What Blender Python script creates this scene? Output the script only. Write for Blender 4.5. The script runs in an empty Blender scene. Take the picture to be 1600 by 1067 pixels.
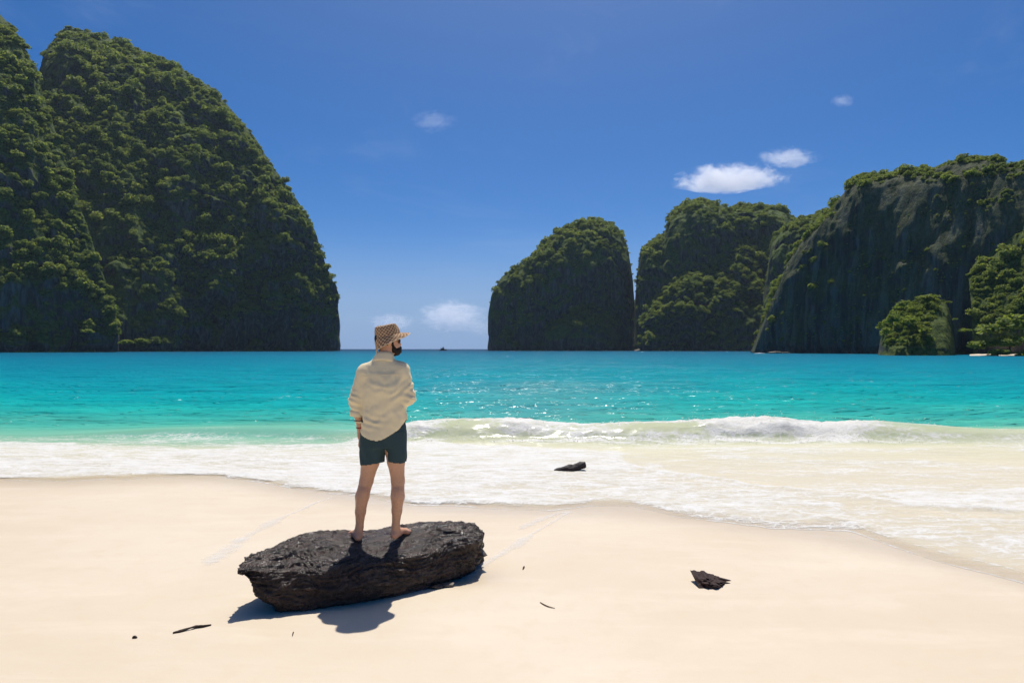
import bpy, bmesh, math, random
import numpy as np
from mathutils import Vector, Matrix
from mathutils.bvhtree import BVHTree

R = math.radians
scene = bpy.context.scene
col = scene.collection

# ------------------------------------------------------------------ camera
CAM_H = 2.0
F = 1600 * 24.0 / 36.0          # focal length in photograph pixels
HOR = 545.0                     # row of the sea horizon
cam_d = bpy.data.cameras.new('camera')
cam = bpy.data.objects.new('camera', cam_d); col.objects.link(cam)
cam.location = (0, 0, CAM_H); cam.rotation_euler = (R(90), 0, 0)
cam_d.lens = 24.0; cam_d.sensor_width = 36.0
cam_d.shift_y = (HOR - 533.5) / 1600.0
cam_d.clip_start = 0.1; cam_d.clip_end = 60000
scene.camera = cam

# ------------------------------------------------------------------ sky, sun, exposure
SUN_EL, SUN_AZ = R(67.0), R(6.0)        # azimuth measured from +Y towards +X
world = bpy.data.worlds.new('World'); scene.world = world
world.use_nodes = True
wn, wl = world.node_tree.nodes, world.node_tree.links
wn.clear()
sky = wn.new('ShaderNodeTexSky'); sky.sky_type = 'NISHITA'; sky.sun_disc = False
sky.sun_elevation = SUN_EL; sky.sun_rotation = SUN_AZ
sky.altitude = 0; sky.air_density = 0.5; sky.dust_density = 1.3; sky.ozone_density = 1.0
hsv = wn.new('ShaderNodeHueSaturation'); hsv.inputs['Saturation'].default_value = 1.68
tint = wn.new('ShaderNodeMixRGB'); tint.blend_type = 'MULTIPLY'; tint.inputs[0].default_value = 1.0
tint.inputs[2].default_value = (0.86, 1.0, 1.06, 1)
wtc = wn.new('ShaderNodeTexCoord'); wsep = wn.new('ShaderNodeSeparateXYZ')
wl.new(wtc.outputs['Generated'], wsep.inputs[0])
def wmap(v, a, b, c, d):
    n = wn.new('ShaderNodeMapRange'); n.interpolation_type = 'SMOOTHSTEP'
    wl.new(v, n.inputs[0])
    for i, q in enumerate((a, b, c, d)): n.inputs[i + 1].default_value = q
    return n.outputs[0]
# low marine haze all round the horizon
hz = wn.new('ShaderNodeMixRGB'); hz.inputs[2].default_value = (2.05, 3.30, 5.6, 1)
wl.new(wmap(wsep.outputs[2], 0.0, 0.185, 0.92, 0.0), hz.inputs[0])
wmp = wn.new('ShaderNodeMapping'); wmp.inputs['Scale'].default_value = (2.2, 2.2, 6.0); wl.new(wtc.outputs['Generated'], wmp.inputs['Vector'])
cin = wn.new('ShaderNodeTexNoise'); cin.inputs['Scale'].default_value = 1.6; cin.inputs['Detail'].default_value = 8; cin.inputs['Roughness'].default_value = 0.62; cin.inputs['Distortion'].default_value = 0.5
wl.new(wmp.outputs[0], cin.inputs['Vector'])
cir = wn.new('ShaderNodeMixRGB'); cir.inputs[2].default_value = (4.6, 5.4, 6.8, 1)
wl.new(wmap(cin.outputs[0], 0.55, 0.85, 0.0, 0.16), cir.inputs[0])
bgn = wn.new('ShaderNodeBackground'); bgn.inputs['Strength'].default_value = 0.098
wo = wn.new('ShaderNodeOutputWorld')
wl.new(sky.outputs[0], hsv.inputs['Color']); wl.new(hsv.outputs[0], tint.inputs[1]); wl.new(tint.outputs[0], hz.inputs[1])
wl.new(hz.outputs[0], cir.inputs[1]); wl.new(cir.outputs[0], bgn.inputs['Color'])
wl.new(bgn.outputs[0], wo.inputs['Surface'])

sun_d = bpy.data.lights.new('sun', 'SUN'); sun_d.energy = 4.1; sun_d.angle = R(0.53)
sun_d.color = (1.0, 0.95, 0.87)
sun = bpy.data.objects.new('sun', sun_d); col.objects.link(sun)
SUN = Vector((math.sin(SUN_AZ) * math.cos(SUN_EL), math.cos(SUN_AZ) * math.cos(SUN_EL), math.sin(SUN_EL)))
sun.rotation_euler = (-SUN).to_track_quat('-Z', 'Y').to_euler()
sun.location = (0, 0, 50)

scene.view_settings.view_transform = 'Standard'; scene.view_settings.look = 'None'
scene.view_settings.gamma = 1.0; scene.view_settings.use_curve_mapping = False
scene.view_settings.exposure = 0.23
scene.cycles.max_bounces = 8; scene.cycles.diffuse_bounces = 3; scene.cycles.glossy_bounces = 3
scene.cycles.transparent_max_bounces = 12; scene.cycles.volume_bounces = 8
scene.cycles.use_denoising = True
scene.cycles.caustics_reflective = False; scene.cycles.caustics_refractive = False

# ------------------------------------------------------------------ numpy helpers
def _hash(ix, iy, iz, seed):
    h = (ix * 374761393 + iy * 668265263 + iz * 2147483647 + seed * 1274126177) & 0xFFFFFFFF
    h = ((h ^ (h >> 13)) * 1274126177) & 0xFFFFFFFF
    return (h ^ (h >> 16)) & 0xFFFFFFFF

def noise3(x, y, z, seed=0):
    """value noise, about -1..1"""
    x = np.asarray(x, np.float64); y = np.asarray(y, np.float64) + 0 * x; z = np.asarray(z, np.float64) + 0 * x
    x = x + 0 * y
    fx, fy, fz = np.floor(x), np.floor(y), np.floor(z)
    ix, iy, iz = fx.astype(np.int64), fy.astype(np.int64), fz.astype(np.int64)
    u, v, w = x - fx, y - fy, z - fz
    u = u * u * u * (u * (u * 6 - 15) + 10); v = v * v * v * (v * (v * 6 - 15) + 10); w = w * w * w * (w * (w * 6 - 15) + 10)
    def g(a, b, c): return _hash(ix + a, iy + b, iz + c, seed).astype(np.float64) / 2147483647.5 - 1.0
    x00 = g(0,0,0) * (1-u) + g(1,0,0) * u; x10 = g(0,1,0) * (1-u) + g(1,1,0) * u
    x01 = g(0,0,1) * (1-u) + g(1,0,1) * u; x11 = g(0,1,1) * (1-u) + g(1,1,1) * u
    return (x00 * (1-v) + x10 * v) * (1-w) + (x01 * (1-v) + x11 * v) * w

def fbm(x, y, z=0.0, oct=4, seed=0, gain=0.5, lac=2.03):
    s = 0.0; a = 1.0; t = 0.0; f = 1.0
    for i in range(oct):
        s = s + a * noise3(np.asarray(x) * f, np.asarray(y) * f, np.asarray(z) * f, seed + i * 17); t += a
        a *= gain; f *= lac
    return s / t * 1.5

def ridged(x, y, z=0.0, oct=4, seed=0):
    s = 0.0; a = 1.0; t = 0.0; f = 1.0
    for i in range(oct):
        s = s + a * (1 - np.abs(noise3(np.asarray(x) * f, np.asarray(y) * f, np.asarray(z) * f, seed + i * 31)) * 1.6); t += a
        a *= 0.5; f *= 2.1
    return s / t

def sstep(a, b, x):
    t = np.clip((np.asarray(x, float) - a) / (b - a), 0, 1)
    return t * t * (3 - 2 * t)

def P3(px, py, d):
    """a point of the place seen at (px, py) of the photograph at distance d"""
    return np.array([(px - 800) / F * d, d, CAM_H + (HOR - py) / F * d])

def mesh_np(name, verts, faces, smooth=True):
    """faces: (n,3) or (n,4) int array"""
    verts = np.asarray(verts, np.float32); faces = np.asarray(faces, np.int32)
    me = bpy.data.meshes.new(name)
    n, k = faces.shape
    me.vertices.add(len(verts)); me.vertices.foreach_set('co', verts.ravel())
    me.loops.add(n * k); me.loops.foreach_set('vertex_index', faces.ravel())
    me.polygons.add(n)
    me.polygons.foreach_set('loop_start', np.arange(0, n * k, k, dtype=np.int32))
    me.polygons.foreach_set('loop_total', np.full(n, k, np.int32))
    me.polygons.foreach_set('use_smooth', np.full(n, smooth, bool))
    me.update(calc_edges=True); me.validate()
    return me

def grid_faces(nr, nc, wrap=False):
    i = np.arange(nr - 1)[:, None]; j = np.arange(nc if wrap else nc - 1)[None, :]
    j2 = (j + 1) % nc
    return np.stack([i * nc + j + 0 * i, i * nc + j2, (i + 1) * nc + j2, (i + 1) * nc + j], -1).reshape(-1, 4)

def link(name, me, mat=None, parent=None, **props):
    o = bpy.data.objects.new(name, me); col.objects.link(o)
    if mat is not None:
        me.materials.clear(); me.materials.append(mat)
    if parent is not None: o.parent = parent
    for k, v in props.items(): o[k] = v
    return o

def empty(name, loc=(0, 0, 0), **props):
    o = bpy.data.objects.new(name, None); col.objects.link(o); o.location = loc
    o.empty_display_size = 0.2
    for k, v in props.items(): o[k] = v
    return o

def fattr(me, name, arr):
    a = me.attributes.new(name, 'FLOAT', 'POINT'); a.data.foreach_set('value', np.asarray(arr, np.float32).ravel())
def cattr(me, name, arr):
    a = me.attributes.new(name, 'FLOAT_COLOR', 'POINT'); a.data.foreach_set('color', np.asarray(arr, np.float32).ravel())
def vattr(me, name, arr):
    a = me.attributes.new(name, 'FLOAT_VECTOR', 'POINT'); a.data.foreach_set('vector', np.asarray(arr, np.float32).ravel())

# ------------------------------------------------------------------ node helpers
class NT:
    def __init__(s, name):
        s.m = bpy.data.materials.new(name); s.m.use_nodes = True
        s.t = s.m.node_tree; s.t.nodes.clear()
        s.out = s.t.nodes.new('ShaderNodeOutputMaterial')
    def n(s, typ, **kw):
        nd = s.t.nodes.new('ShaderNode' + typ)
        for k, v in kw.items():
            if k.startswith('i_'):
                key = k[2:].replace('_', ' ')
                s.set(nd, key, v)
            else: setattr(nd, k, v)
        return nd
    def set(s, nd, key, v):
        sock = nd.inputs[int(key)] if key.isdigit() else nd.inputs[key]
        if isinstance(v, bpy.types.NodeSocket): s.t.links.new(v, sock)
        else: sock.default_value = v
    def coord(s, scale=(1,1,1), rot=(0,0,0), which='Object'):
        tc = s.n('TexCoord'); mp = s.n('Mapping')
        s.t.links.new(tc.outputs[which], mp.inputs['Vector'])
        mp.inputs['Scale'].default_value = scale; mp.inputs['Rotation'].default_value = rot
        return mp.outputs[0]
    def noise(s, vec, scale, detail=4, rough=0.55, dist=0.0):
        nd = s.n('TexNoise', i_Scale=scale, i_Detail=detail, i_Roughness=rough, i_Distortion=dist)
        s.t.links.new(vec, nd.inputs['Vector']); return nd.outputs[0]
    def ramp(s, fac, stops, interp='LINEAR'):
        nd = s.n('ValToRGB'); cr = nd.color_ramp; cr.interpolation = interp
        while len(cr.elements) < len(stops): cr.elements.new(0.5)
        for e, (p, c) in zip(cr.elements, stops):
            e.position = p; e.color = (c[0], c[1], c[2], 1) if hasattr(c, '__len__') else (c, c, c, 1)
        s.t.links.new(fac, nd.inputs[0]); return nd.outputs[0]
    def math(s, op, a, b=0.0, c=None, clamp=False):
        nd = s.n('Math', operation=op, use_clamp=clamp)
        s.set(nd, '0', a); s.set(nd, '1', b)
        if c is not None: s.set(nd, '2', c)
        return nd.outputs[0]
    def mixc(s, fac, a, b, blend='MIX'):
        nd = s.n('MixRGB', blend_type=blend)
        s.set(nd, '0', fac)
        s.set(nd, '1', a if isinstance(a, bpy.types.NodeSocket) else (*a, 1))
        s.set(nd, '2', b if isinstance(b, bpy.types.NodeSocket) else (*b, 1))
        return nd.outputs[0]
    def mapr(s, v, a, b, c=0.0, d=1.0, smooth=True):
        nd = s.n('MapRange', interpolation_type='SMOOTHSTEP' if smooth else 'LINEAR')
        s.set(nd, '0', v); s.set(nd, '1', a); s.set(nd, '2', b); s.set(nd, '3', c); s.set(nd, '4', d)
        return nd.outputs[0]
    def bump(s, h, strength=0.5, dist=0.1, normal=None):
        nd = s.n('Bump', i_Strength=strength, i_Distance=dist); s.t.links.new(h, nd.inputs['Height'])
        if normal is not None: s.t.links.new(normal, nd.inputs['Normal'])
        return nd.outputs[0]
    def attr(s, name, out='Fac', typ='GEOMETRY'):
        nd = s.n('Attribute', attribute_name=name, attribute_type=typ); return nd.outputs[out]
    def mixs(s, fac, a, b):
        nd = s.n('MixShader'); s.set(nd, '0', fac); s.t.links.new(a, nd.inputs[1]); s.t.links.new(b, nd.inputs[2]); return nd.outputs[0]
    def done(s, shader):
        s.t.links.new(shader, s.out.inputs['Surface']); return s.m

def principled(nt, color, rough=0.8, normal=None, spec=0.5, **kw):
    p = nt.n('BsdfPrincipled')
    nt.set(p, 'Base Color', color if isinstance(color, bpy.types.NodeSocket) else (*color, 1))
    nt.set(p, 'Roughness', rough); nt.set(p, 'Specular IOR Level', spec)
    if normal is not None: nt.set(p, 'Normal', normal)
    for k, v in kw.items(): nt.set(p, k.replace('_', ' '), v)
    return p.outputs[0]

# ================================================================== SAND
SEA = -0.35
def sand_z(x, y):
    z = np.where(y < 16, -0.02 * (y - 5), -0.22 - 0.05 * (y - 16))
    z = np.maximum(z, -14 - 0.0002 * y)
    w = 1 - sstep(14, 22, y)
    z = z + w * (0.030 * fbm(x / 3.1, y / 2.3, 3.1, 2, 5) + 0.008 * fbm(x / 0.7, y / 0.5, 1.3, 2, 8))
    return z

def G(px, py):
    """sand point seen at (px,py)"""
    d = 8.0
    for _ in range(30):
        z = -0.02 * (d - 5) if d < 16 else -0.22 - 0.05 * (d - 16)
        z = max(z, SEA)
        d = F * (CAM_H - z) / (py - HOR)
    return ((px - 800) / F * d, d)

ys = np.concatenate([np.arange(-25, 1, 1.0), np.arange(1, 20, 0.07), np.geomspace(20, 6000, 90)])
us = np.linspace(-1, 1, 420); us = us * (0.35 + 0.65 * np.abs(us) ** 2)
XX = us[None, :] * (40 + np.maximum(ys, 0)[:, None] * 1.6); YY = ys[:, None] + 0 * XX
ZZ = sand_z(XX, YY)
# scour under the wood: a shallow wet hollow beside the log's seaward end
hx, hy = -0.50, 6.02
ZZ = ZZ - 0.035 * np.exp(-(((XX - hx) / 0.33) ** 2 + ((YY - hy) / 0.20) ** 2))
me = mesh_np('sand', np.stack([XX, YY, ZZ], -1).reshape(-1, 3), grid_faces(*XX.shape))
WET_EDGE = None

def mat_sand():
    t = NT('beach_sand')
    c = t.coord()
    n1 = t.noise(c, 0.35, 3); n2 = t.noise(c, 5.0, 5, 0.6); n3 = t.noise(c, 420.0, 2, 0.7)
    cm = t.mixc(t.mapr(n1, 0.35, 0.68), (0.640, 0.535, 0.396), (0.685, 0.590, 0.458))
    cm = t.mixc(t.mapr(t.noise(t.coord((0.35, 1.5, 1), (0, 0, R(-12))), 1.6, 6, 0.65, 0.4), 0.46, 0.66, 0, 0.35), cm, (0.740, 0.645, 0.510))
    cm = t.mixc(t.mapr(n2, 0.45, 0.75, 0, 0.45), cm, (0.630, 0.512, 0.365))
    cm = t.mixc(t.math('MULTIPLY', n3, 0.22), cm, (0.40, 0.33, 0.25))
    # scattered dark grains
    vo = t.n('TexVoronoi', i_Scale=9.0, i_Randomness=1.0); t.t.links.new(c, vo.inputs['Vector'])
    gr = t.mapr(vo.outputs['Distance'], 0.012, 0.03, 1, 0)
    pick = t.math('GREATER_THAN', t.n('SeparateColor', i_0=vo.outputs['Color']).outputs[0], 0.80)
    cm = t.mixc(t.math('MULTIPLY', gr, pick), cm, (0.22, 0.16, 0.11))
    streak = t.noise(t.coord((0.5, 2.2, 1), (0, 0, R(-14))), 2.2, 4, 0.6)
    b = t.bump(n3, 0.30, 0.003); b = t.bump(streak, 0.45, 0.016, b); b = t.bump(n2, 0.35, 0.012, b)
    wet = t.attr('wet')
    rough = t.mapr(wet, 0, 1, 0.62, 0.24)
    cm = t.mixc(t.math('MULTIPLY', wet, 0.16), cm, (0.62, 0.475, 0.32))
    return t.done(principled(t, cm, rough, b, 0.35))
MSAND = mat_sand()
sand = link('sand', me, MSAND, kind='structure', label='smooth pale cream beach sand sloping down to the surf')

# ================================================================== SEA
edge_px = [(-900, 752), (-500, 750), (0, 748), (120, 752), (200, 751), (320, 744), (400, 751), (450, 759), (520, 769), (570, 775),
           (640, 785), (700, 786), (760, 792), (850, 795), (920, 790), (990, 792), (1060, 808), (1200, 825), (1330, 832),
           (1375, 848), (1420, 864), (1500, 886), (1600, 911), (1700, 934), (1800, 955)]
ep = np.array([G(*p) for p in edge_px])
ep = np.vstack([[-40, ep[0, 1]], ep, [ep[-1, 0] + 1.2, ep[-1, 1] - 0.9], [ep[-1, 0] + 3, ep[-1, 1] - 1.6], [40, ep[-1, 1] - 5]])
def y_edge(x):
    e = np.interp(x, ep[:, 0], ep[:, 1])
    return e + 0.07 * fbm(x / 0.55, 0.3, 0.7, 3, 41) + 0.025 * fbm(x / 0.11, 0.1, 0.2, 2, 44)

sx = np.linspace(-40, 40, 2000); wet_y = y_edge(sx)
wet = sstep(-1.3, 0.15, YY - np.interp(XX, sx, np.convolve(wet_y, np.ones(41) / 41, 'same')))
wet = np.maximum(wet * 0.8, np.exp(-(((XX - hx) / 0.5) ** 2 + ((YY - hy) / 0.28) ** 2)))
fattr(me, 'wet', wet)

NC = 600
r1 = np.arange(0, 13.0, 0.042)
r2 = [r1[-1]]; st = 0.045
while r2[-1] < 110: st = min(st * 1.018, 0.75); r2.append(r2[-1] + st)
r3 = np.geomspace(r2[-1] + 1.0, 6000, 110)
rr = np.concatenate([r1, r2[1:], r3]); NR = len(rr)
Xc = np.linspace(-13, 13, NC)
r_ = rr[:, None]; X_ = Xc[None, :]
xx = X_ * (1 + 0.118 * r_); yy = y_edge(X_) + r_
r_ = r_ + 0 * xx
zs = sand_z(xx, yy)
film = zs + 0.004 + 0.004 * np.minimum(r_, 4)
zw = np.where(film > SEA, film, SEA); k = 0.05
zw = 0.5 * (film + SEA + np.sqrt((film - SEA) ** 2 + k * k)); zw = np.where(r_ < 6, np.minimum(zw, film + 0.02 * sstep(0, 3, r_)), zw)
# long low swell and chop offshore
off = sstep(9.5, 15, r_)
sw = 0.050 * np.sin(yy * 1.15 + 1.4 * fbm(xx / 9, yy / 14, 0, 2, 3) * 2) * (1 - sstep(25, 60, r_))
sw = sw + 0.070 * np.sin(yy * 0.42 + 0.10 * xx + 2.5 * fbm(xx / 22, yy / 22, 0, 2, 4)) * (1 - sstep(60, 110, r_))
chop = 0.040 * fbm(xx / 1.3, yy / 0.55, 0.4, 3, 9) * (1 - sstep(16, 34, r_)) + 0.05 * fbm(xx / 3.5, yy / 1.8, 0.9, 3, 10) * (1 - sstep(50, 95, r_))
zw = zw + off * (sw + chop)
# the breaker
yc = 17.25 + 0.5 * fbm(xx / 5.0, 0.2, 0.1, 2, 21) + 0.07 * fbm(xx / 0.9, 0.7, 0, 2, 22) + 1.0 * sstep(-3.0, -6.5, xx) - 0.4 * sstep(9, 13, xx)
Aw = 0.42 * sstep(-4.2, -1.4, xx) * (1 - 0.45 * sstep(8.5, 12, xx)) * (1 - 0.28 * np.exp(-((xx - 1.6) / 1.1) ** 2)) + 0.20 * (1 - sstep(-4.2, -1.4, xx)) * sstep(-13, -8, xx)
Aw = Aw * (1 + 0.16 * fbm(xx / 1.9, 0.5, 0.3, 2, 23))
u = yy - yc
front = 1 / (1 + np.exp(-(u + 0.62) / 0.13)); back = np.exp(-np.maximum(u, 0) ** 2 / (2 * 1.5 ** 2))
shape = front * back * (1 + 0.10 * np.exp(-(u / 0.25) ** 2))
zw = zw + Aw * shape

# foam cover (0..1), laid out along the surf in metres on the ground
cov = np.zeros_like(xx)
def poly_cov(pts, val, soft):
    global cov
    q = np.array([G(*p) for p in pts]); n = len(q)
    sel = (r_ < 14)
    x, y = xx[sel], yy[sel]; inside = np.zeros(x.shape, bool); dist = np.full(x.shape, 1e9)
    for i in range(n):
        a, b = q[i], q[(i + 1) % n]
        c1 = (a[1] > y) != (b[1] > y)
        xi = (b[0] - a[0]) * (y - a[1]) / (b[1] - a[1] + 1e-12) + a[0]
        inside ^= c1 & (x < xi)
        ab = b - a; tt = np.clip(((x - a[0]) * ab[0] + (y - a[1]) * ab[1]) / (ab @ ab + 1e-12), 0, 1)
        dist = np.minimum(dist, np.hypot(x - a[0] - tt * ab[0], y - a[1] - tt * ab[1]))
    sd = np.where(inside, dist, -dist)
    cv = cov[sel]; cov[sel] = np.maximum(cv, val * sstep(-soft, soft, sd + 0.18 * fbm(x / 0.6, y / 0.5, 0, 3, 61)))
def line_cov(pts, val, width, seaward=0.0):
    global cov
    q = np.array([G(*p) for p in pts]); sel = (r_ < 14)
    x, y = xx[sel] + 0.06 * fbm(xx[sel] / 0.4, yy[sel] / 0.4, 0, 2, 66), yy[sel] + 0.06 * fbm(xx[sel] / 0.4, yy[sel] / 0.4, 5, 2, 67)
    dist = np.full(x.shape, 1e9)
    for a, b in zip(q[:-1], q[1:]):
        ab = b - a; tt = np.clip(((x - a[0]) * ab[0] + (y - a[1]) * ab[1]) / (ab @ ab + 1e-12), 0, 1)
        ex, ey = x - a[0] - tt * ab[0], y - a[1] - tt * ab[1]
        dist = np.minimum(dist, np.hypot(ex, np.where(ey > 0, ey / (1 + seaward), ey)))
    w = np.exp(-(dist / width) ** 2)
    cov[sel] = np.maximum(cov[sel], val * w)
    return sel, w
dx = xx
inshore = sstep(0.3, -0.5, u + 0.25)
cov = np.maximum(cov, (0.63 + 0.11 * fbm(xx / 2.0, yy / 0.9, 0, 3, 62) - 0.08 * sstep(0.9, 0.2, r_)) * sstep(0, 0.4, r_) * inshore)
poly_cov([(-900, 697), (0, 690), (120, 693), (250, 699), (330, 702), (450, 697), (560, 690), (640, 690), (760, 697), (900, 700), (985, 706),
          (1010, 730), (1060, 752), (1130, 790), (1060, 800), (960, 788), (850, 794), (760, 790), (640, 784), (450, 758), (330, 743), (0, 747), (-900, 750)], 0.80, 0.35)
poly_cov([(-900, 715), (0, 715), (250, 718), (400, 715), (560, 722), (640, 750), (600, 776), (450, 757), (330, 743), (0, 748), (-900, 750)], 0.86, 0.3)
poly_cov([(640, 691), (760, 697), (900, 702), (960, 712), (900, 724), (760, 735), (640, 730)], 0.86, 0.3)
poly_cov([(990, 716), (1060, 738), (1120, 750), (1250, 770), (1340, 800), (1380, 830), (1340, 833), (1200, 826), (1060, 808), (990, 794)], 0.76, 0.25)
poly_cov([(1380, 800), (1480, 803), (1800, 812), (1800, 960), (1600, 912), (1480, 882), (1400, 850)], 0.60, 0.2)
poly_cov([(1360, 775), (1420, 768), (1520, 764), (1800, 762), (1800, 806), (1600, 800), (1480, 800), (1400, 792)], 0.84, 0.18)
poly_cov([(1130, 800), (1230, 796), (1330, 815), (1370, 828), (1340, 832), (1200, 824), (1080, 806)], 0.66, 0.2)
bores = []
bores.append(line_cov([(960, 728), (1040, 742), (1120, 752), (1200, 762), (1250, 769)], 0.92, 0.10, 2.0))
bores.append(line_cov([(1340, 776), (1400, 790), (1480, 799), (1600, 801), (1800, 808)], 0.95, 0.10, 2.5))
bores.append(line_cov([(1150, 800), (1250, 808), (1330, 822), (1360, 826)], 0.72, 0.08, 3.0))
line_cov([(1470, 801), (1500, 810), (1540, 826), (1575, 846), (1620, 868), (1720, 905)], 0.80, 0.085)
line_cov([(1400, 835), (1470, 842), (1540, 862)], 0.46, 0.20)
rim = np.exp(-(r_ / 0.060) ** 2); cov = np.maximum(cov, (0.80 + 0.15 * fbm(xx / 0.7, 1, 1, 2, 71)) * rim)
cov = np.maximum(cov, 0.80 * np.exp(-((r_ - 0.30 - 0.12 * fbm(xx / 1.1, 2, 1, 2, 73)) / 0.05) ** 2) * sstep(2.2, 3.2, xx))
# foam on the breaker itself
def bump1(x, c, w): return np.exp(-((x - c) / w) ** 2)
win = np.maximum.reduce([bump1(xx, 3.75, 0.85), 0.85 * bump1(xx, -1.05, 0.75), 0.6 * bump1(xx, 10.6, 1.0), 0.35 * bump1(xx, 1.1, 0.5)])
onface = sstep(-1.15, -0.55, u) * (1 - sstep(-0.02, 0.22, u)) * sstep(-4.5, -2.2, xx)
splash = np.maximum.reduce([bump1(xx, 6.4, 2.2), 0.75 * bump1(xx, 0.6, 2.0), 0.75 * bump1(xx, -2.6, 1.2)])
fc = np.clip(0.68 + 0.36 * splash - 0.50 * win * sstep(-0.08, -0.30, u), 0.1, 1.0)
cov = np.maximum(cov, onface * fc)
toe = np.exp(-((u + 0.98 + 0.13 * fbm(xx / 0.5, 0, 0, 2, 77)) / 0.24) ** 2) * sstep(-4.5, -2.5, xx) * (1 - sstep(9.2, 10.4, xx))
cov = np.maximum(cov, 0.95 * toe * (1 - 0.6 * win))
lip = np.exp(-((u + 0.02) / 0.12) ** 2) * (0.45 + 0.3 * fbm(xx / 0.8, 3, 0, 2, 78)); cov = np.maximum(cov, lip * sstep(-4, -2.5, xx))
# collapsed part of the wave, left of the man
lx = sstep(-2.5, -4.0, xx)
cov = np.maximum(cov, lx * 0.62 * bump1(xx, -7.9, 1.5) * np.exp(-((u + 0.05) / 0.85) ** 2))
cov = np.maximum(cov, lx * 0.50 * bump1(xx, -4.2, 1.4) * np.exp(-((u + 0.1) / 0.7) ** 2))
cov = np.maximum(cov, lx * 0.42 * np.exp(-((u + 0.02) / 0.10) ** 2) * sstep(-11, -9, xx))
cov = np.clip(cov * (1 + 0.14 * fbm(xx / 1.1, yy / 0.45, 0.3, 3, 79)), 0, 1)
# lumpy relief of thick foam
thick = sstep(0.55, 0.95, cov)
lump = np.abs(fbm(xx / 0.30, yy / 0.20, 0.2, 4, 81)) * 0.9 + 0.4 * fbm(xx / 0.8, yy / 0.5, 0.5, 3, 82)
zw = zw + thick * sstep(0.0, 0.6, r_) * (0.032 * lump + 0.010) * (1 + 1.6 * onface * splash)
for sel, w in bores: zw[sel] += 0.030 * w * (0.8 + 0.6 * fbm(xx[sel] / 0.5, yy[sel] / 0.4, 0, 2, 83))
fr = np.exp(-((r_ - 0.16) / 0.14) ** 2) * sstep(1.3, 0.3, xx); zw = zw + 0.011 * fr * (0.9 + 0.8 * fbm(xx / 0.25, 0.3, 0.3, 3, 85))
zw = np.where(r_ < 0.03, zs + 0.003, np.maximum(zw, zs + 0.004))

# body colour of the water: silt near the beach, turquoise over sand, blue over deep ground
yn = yy + 1.2 * fbm(xx / 6, yy / 3.5, 0, 3, 90) * sstep(10, 22, yy) + 0.28 * yy * fbm(xx / (8 + 0.25 * yy), yy / (5 + 0.18 * yy), 0.4, 3, 91) * sstep(20, 40, yy)
ky = np.array([0, 12, 15.0, 16.6, 17.6, 19.5, 23, 29, 38, 60, 110, 220, 450, 800, 1400, 32000.])
kc = np.array([(.86,.76,.59), (.86,.79,.62), (.82,.79,.58), (.62,.66,.42), (.36,.64,.46), (.150,.560,.410), (.070,.520,.430), (.016,.480,.445), (.004,.440,.455),
               (.002,.350,.440), (.002,.275,.395), (.002,.220,.350), (.003,.155,.275), (.006,.075,.170), (.008,.045,.115), (.008,.045,.115)])
body = np.stack([np.interp(np.log(np.maximum(yn, 1)), np.log(np.maximum(ky, 1)), kc[:, i]) for i in range(3)], -1)
lg = (sstep(-2.0, -5.0, xx) * sstep(14.2, 16.2, yn) * (1 - sstep(19, 22, yn)))[..., None]
body = body * (1 - 0.75 * lg) + np.array([.22, .56, .42]) * 0.75 * lg
milk = (0.55 * np.exp(-((xx + 0.5 - 0.06 * yy) / (0.16 * yy)) ** 2) * sstep(19, 24, yy) * (1 - sstep(38, 60, yy)))[..., None]
body = body * (1 - milk) + np.array([.155, .40, .42]) * milk
op = sstep(0.0, 0.55, np.maximum(zw - zs - 0.02, 0) / 0.45); op = np.maximum(op, 0.75 * onface); op = np.maximum(op, sstep(17, 18.5, yy))
op = np.maximum(op, 0.10 + 0.75 * sstep(0.6, 3.2, r_ + 0.7 * fbm(xx / 1.5, yy / 0.7, 0, 3, 95)))
op = np.maximum(op, 0.78 * sstep(0.0, 0.55, r_))
sea_me = mesh_np('sea', np.stack([xx, yy, zw], -1).reshape(-1, 3), grid_faces(NR, NC))
fattr(sea_me, 'deep', sstep(17.5, 23, yy)); fattr(sea_me, 'foam', cov); fattr(sea_me, 'opac', op)
cattr(sea_me, 'body', np.concatenate([body, np.ones_like(body[..., :1])], -1))

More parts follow.
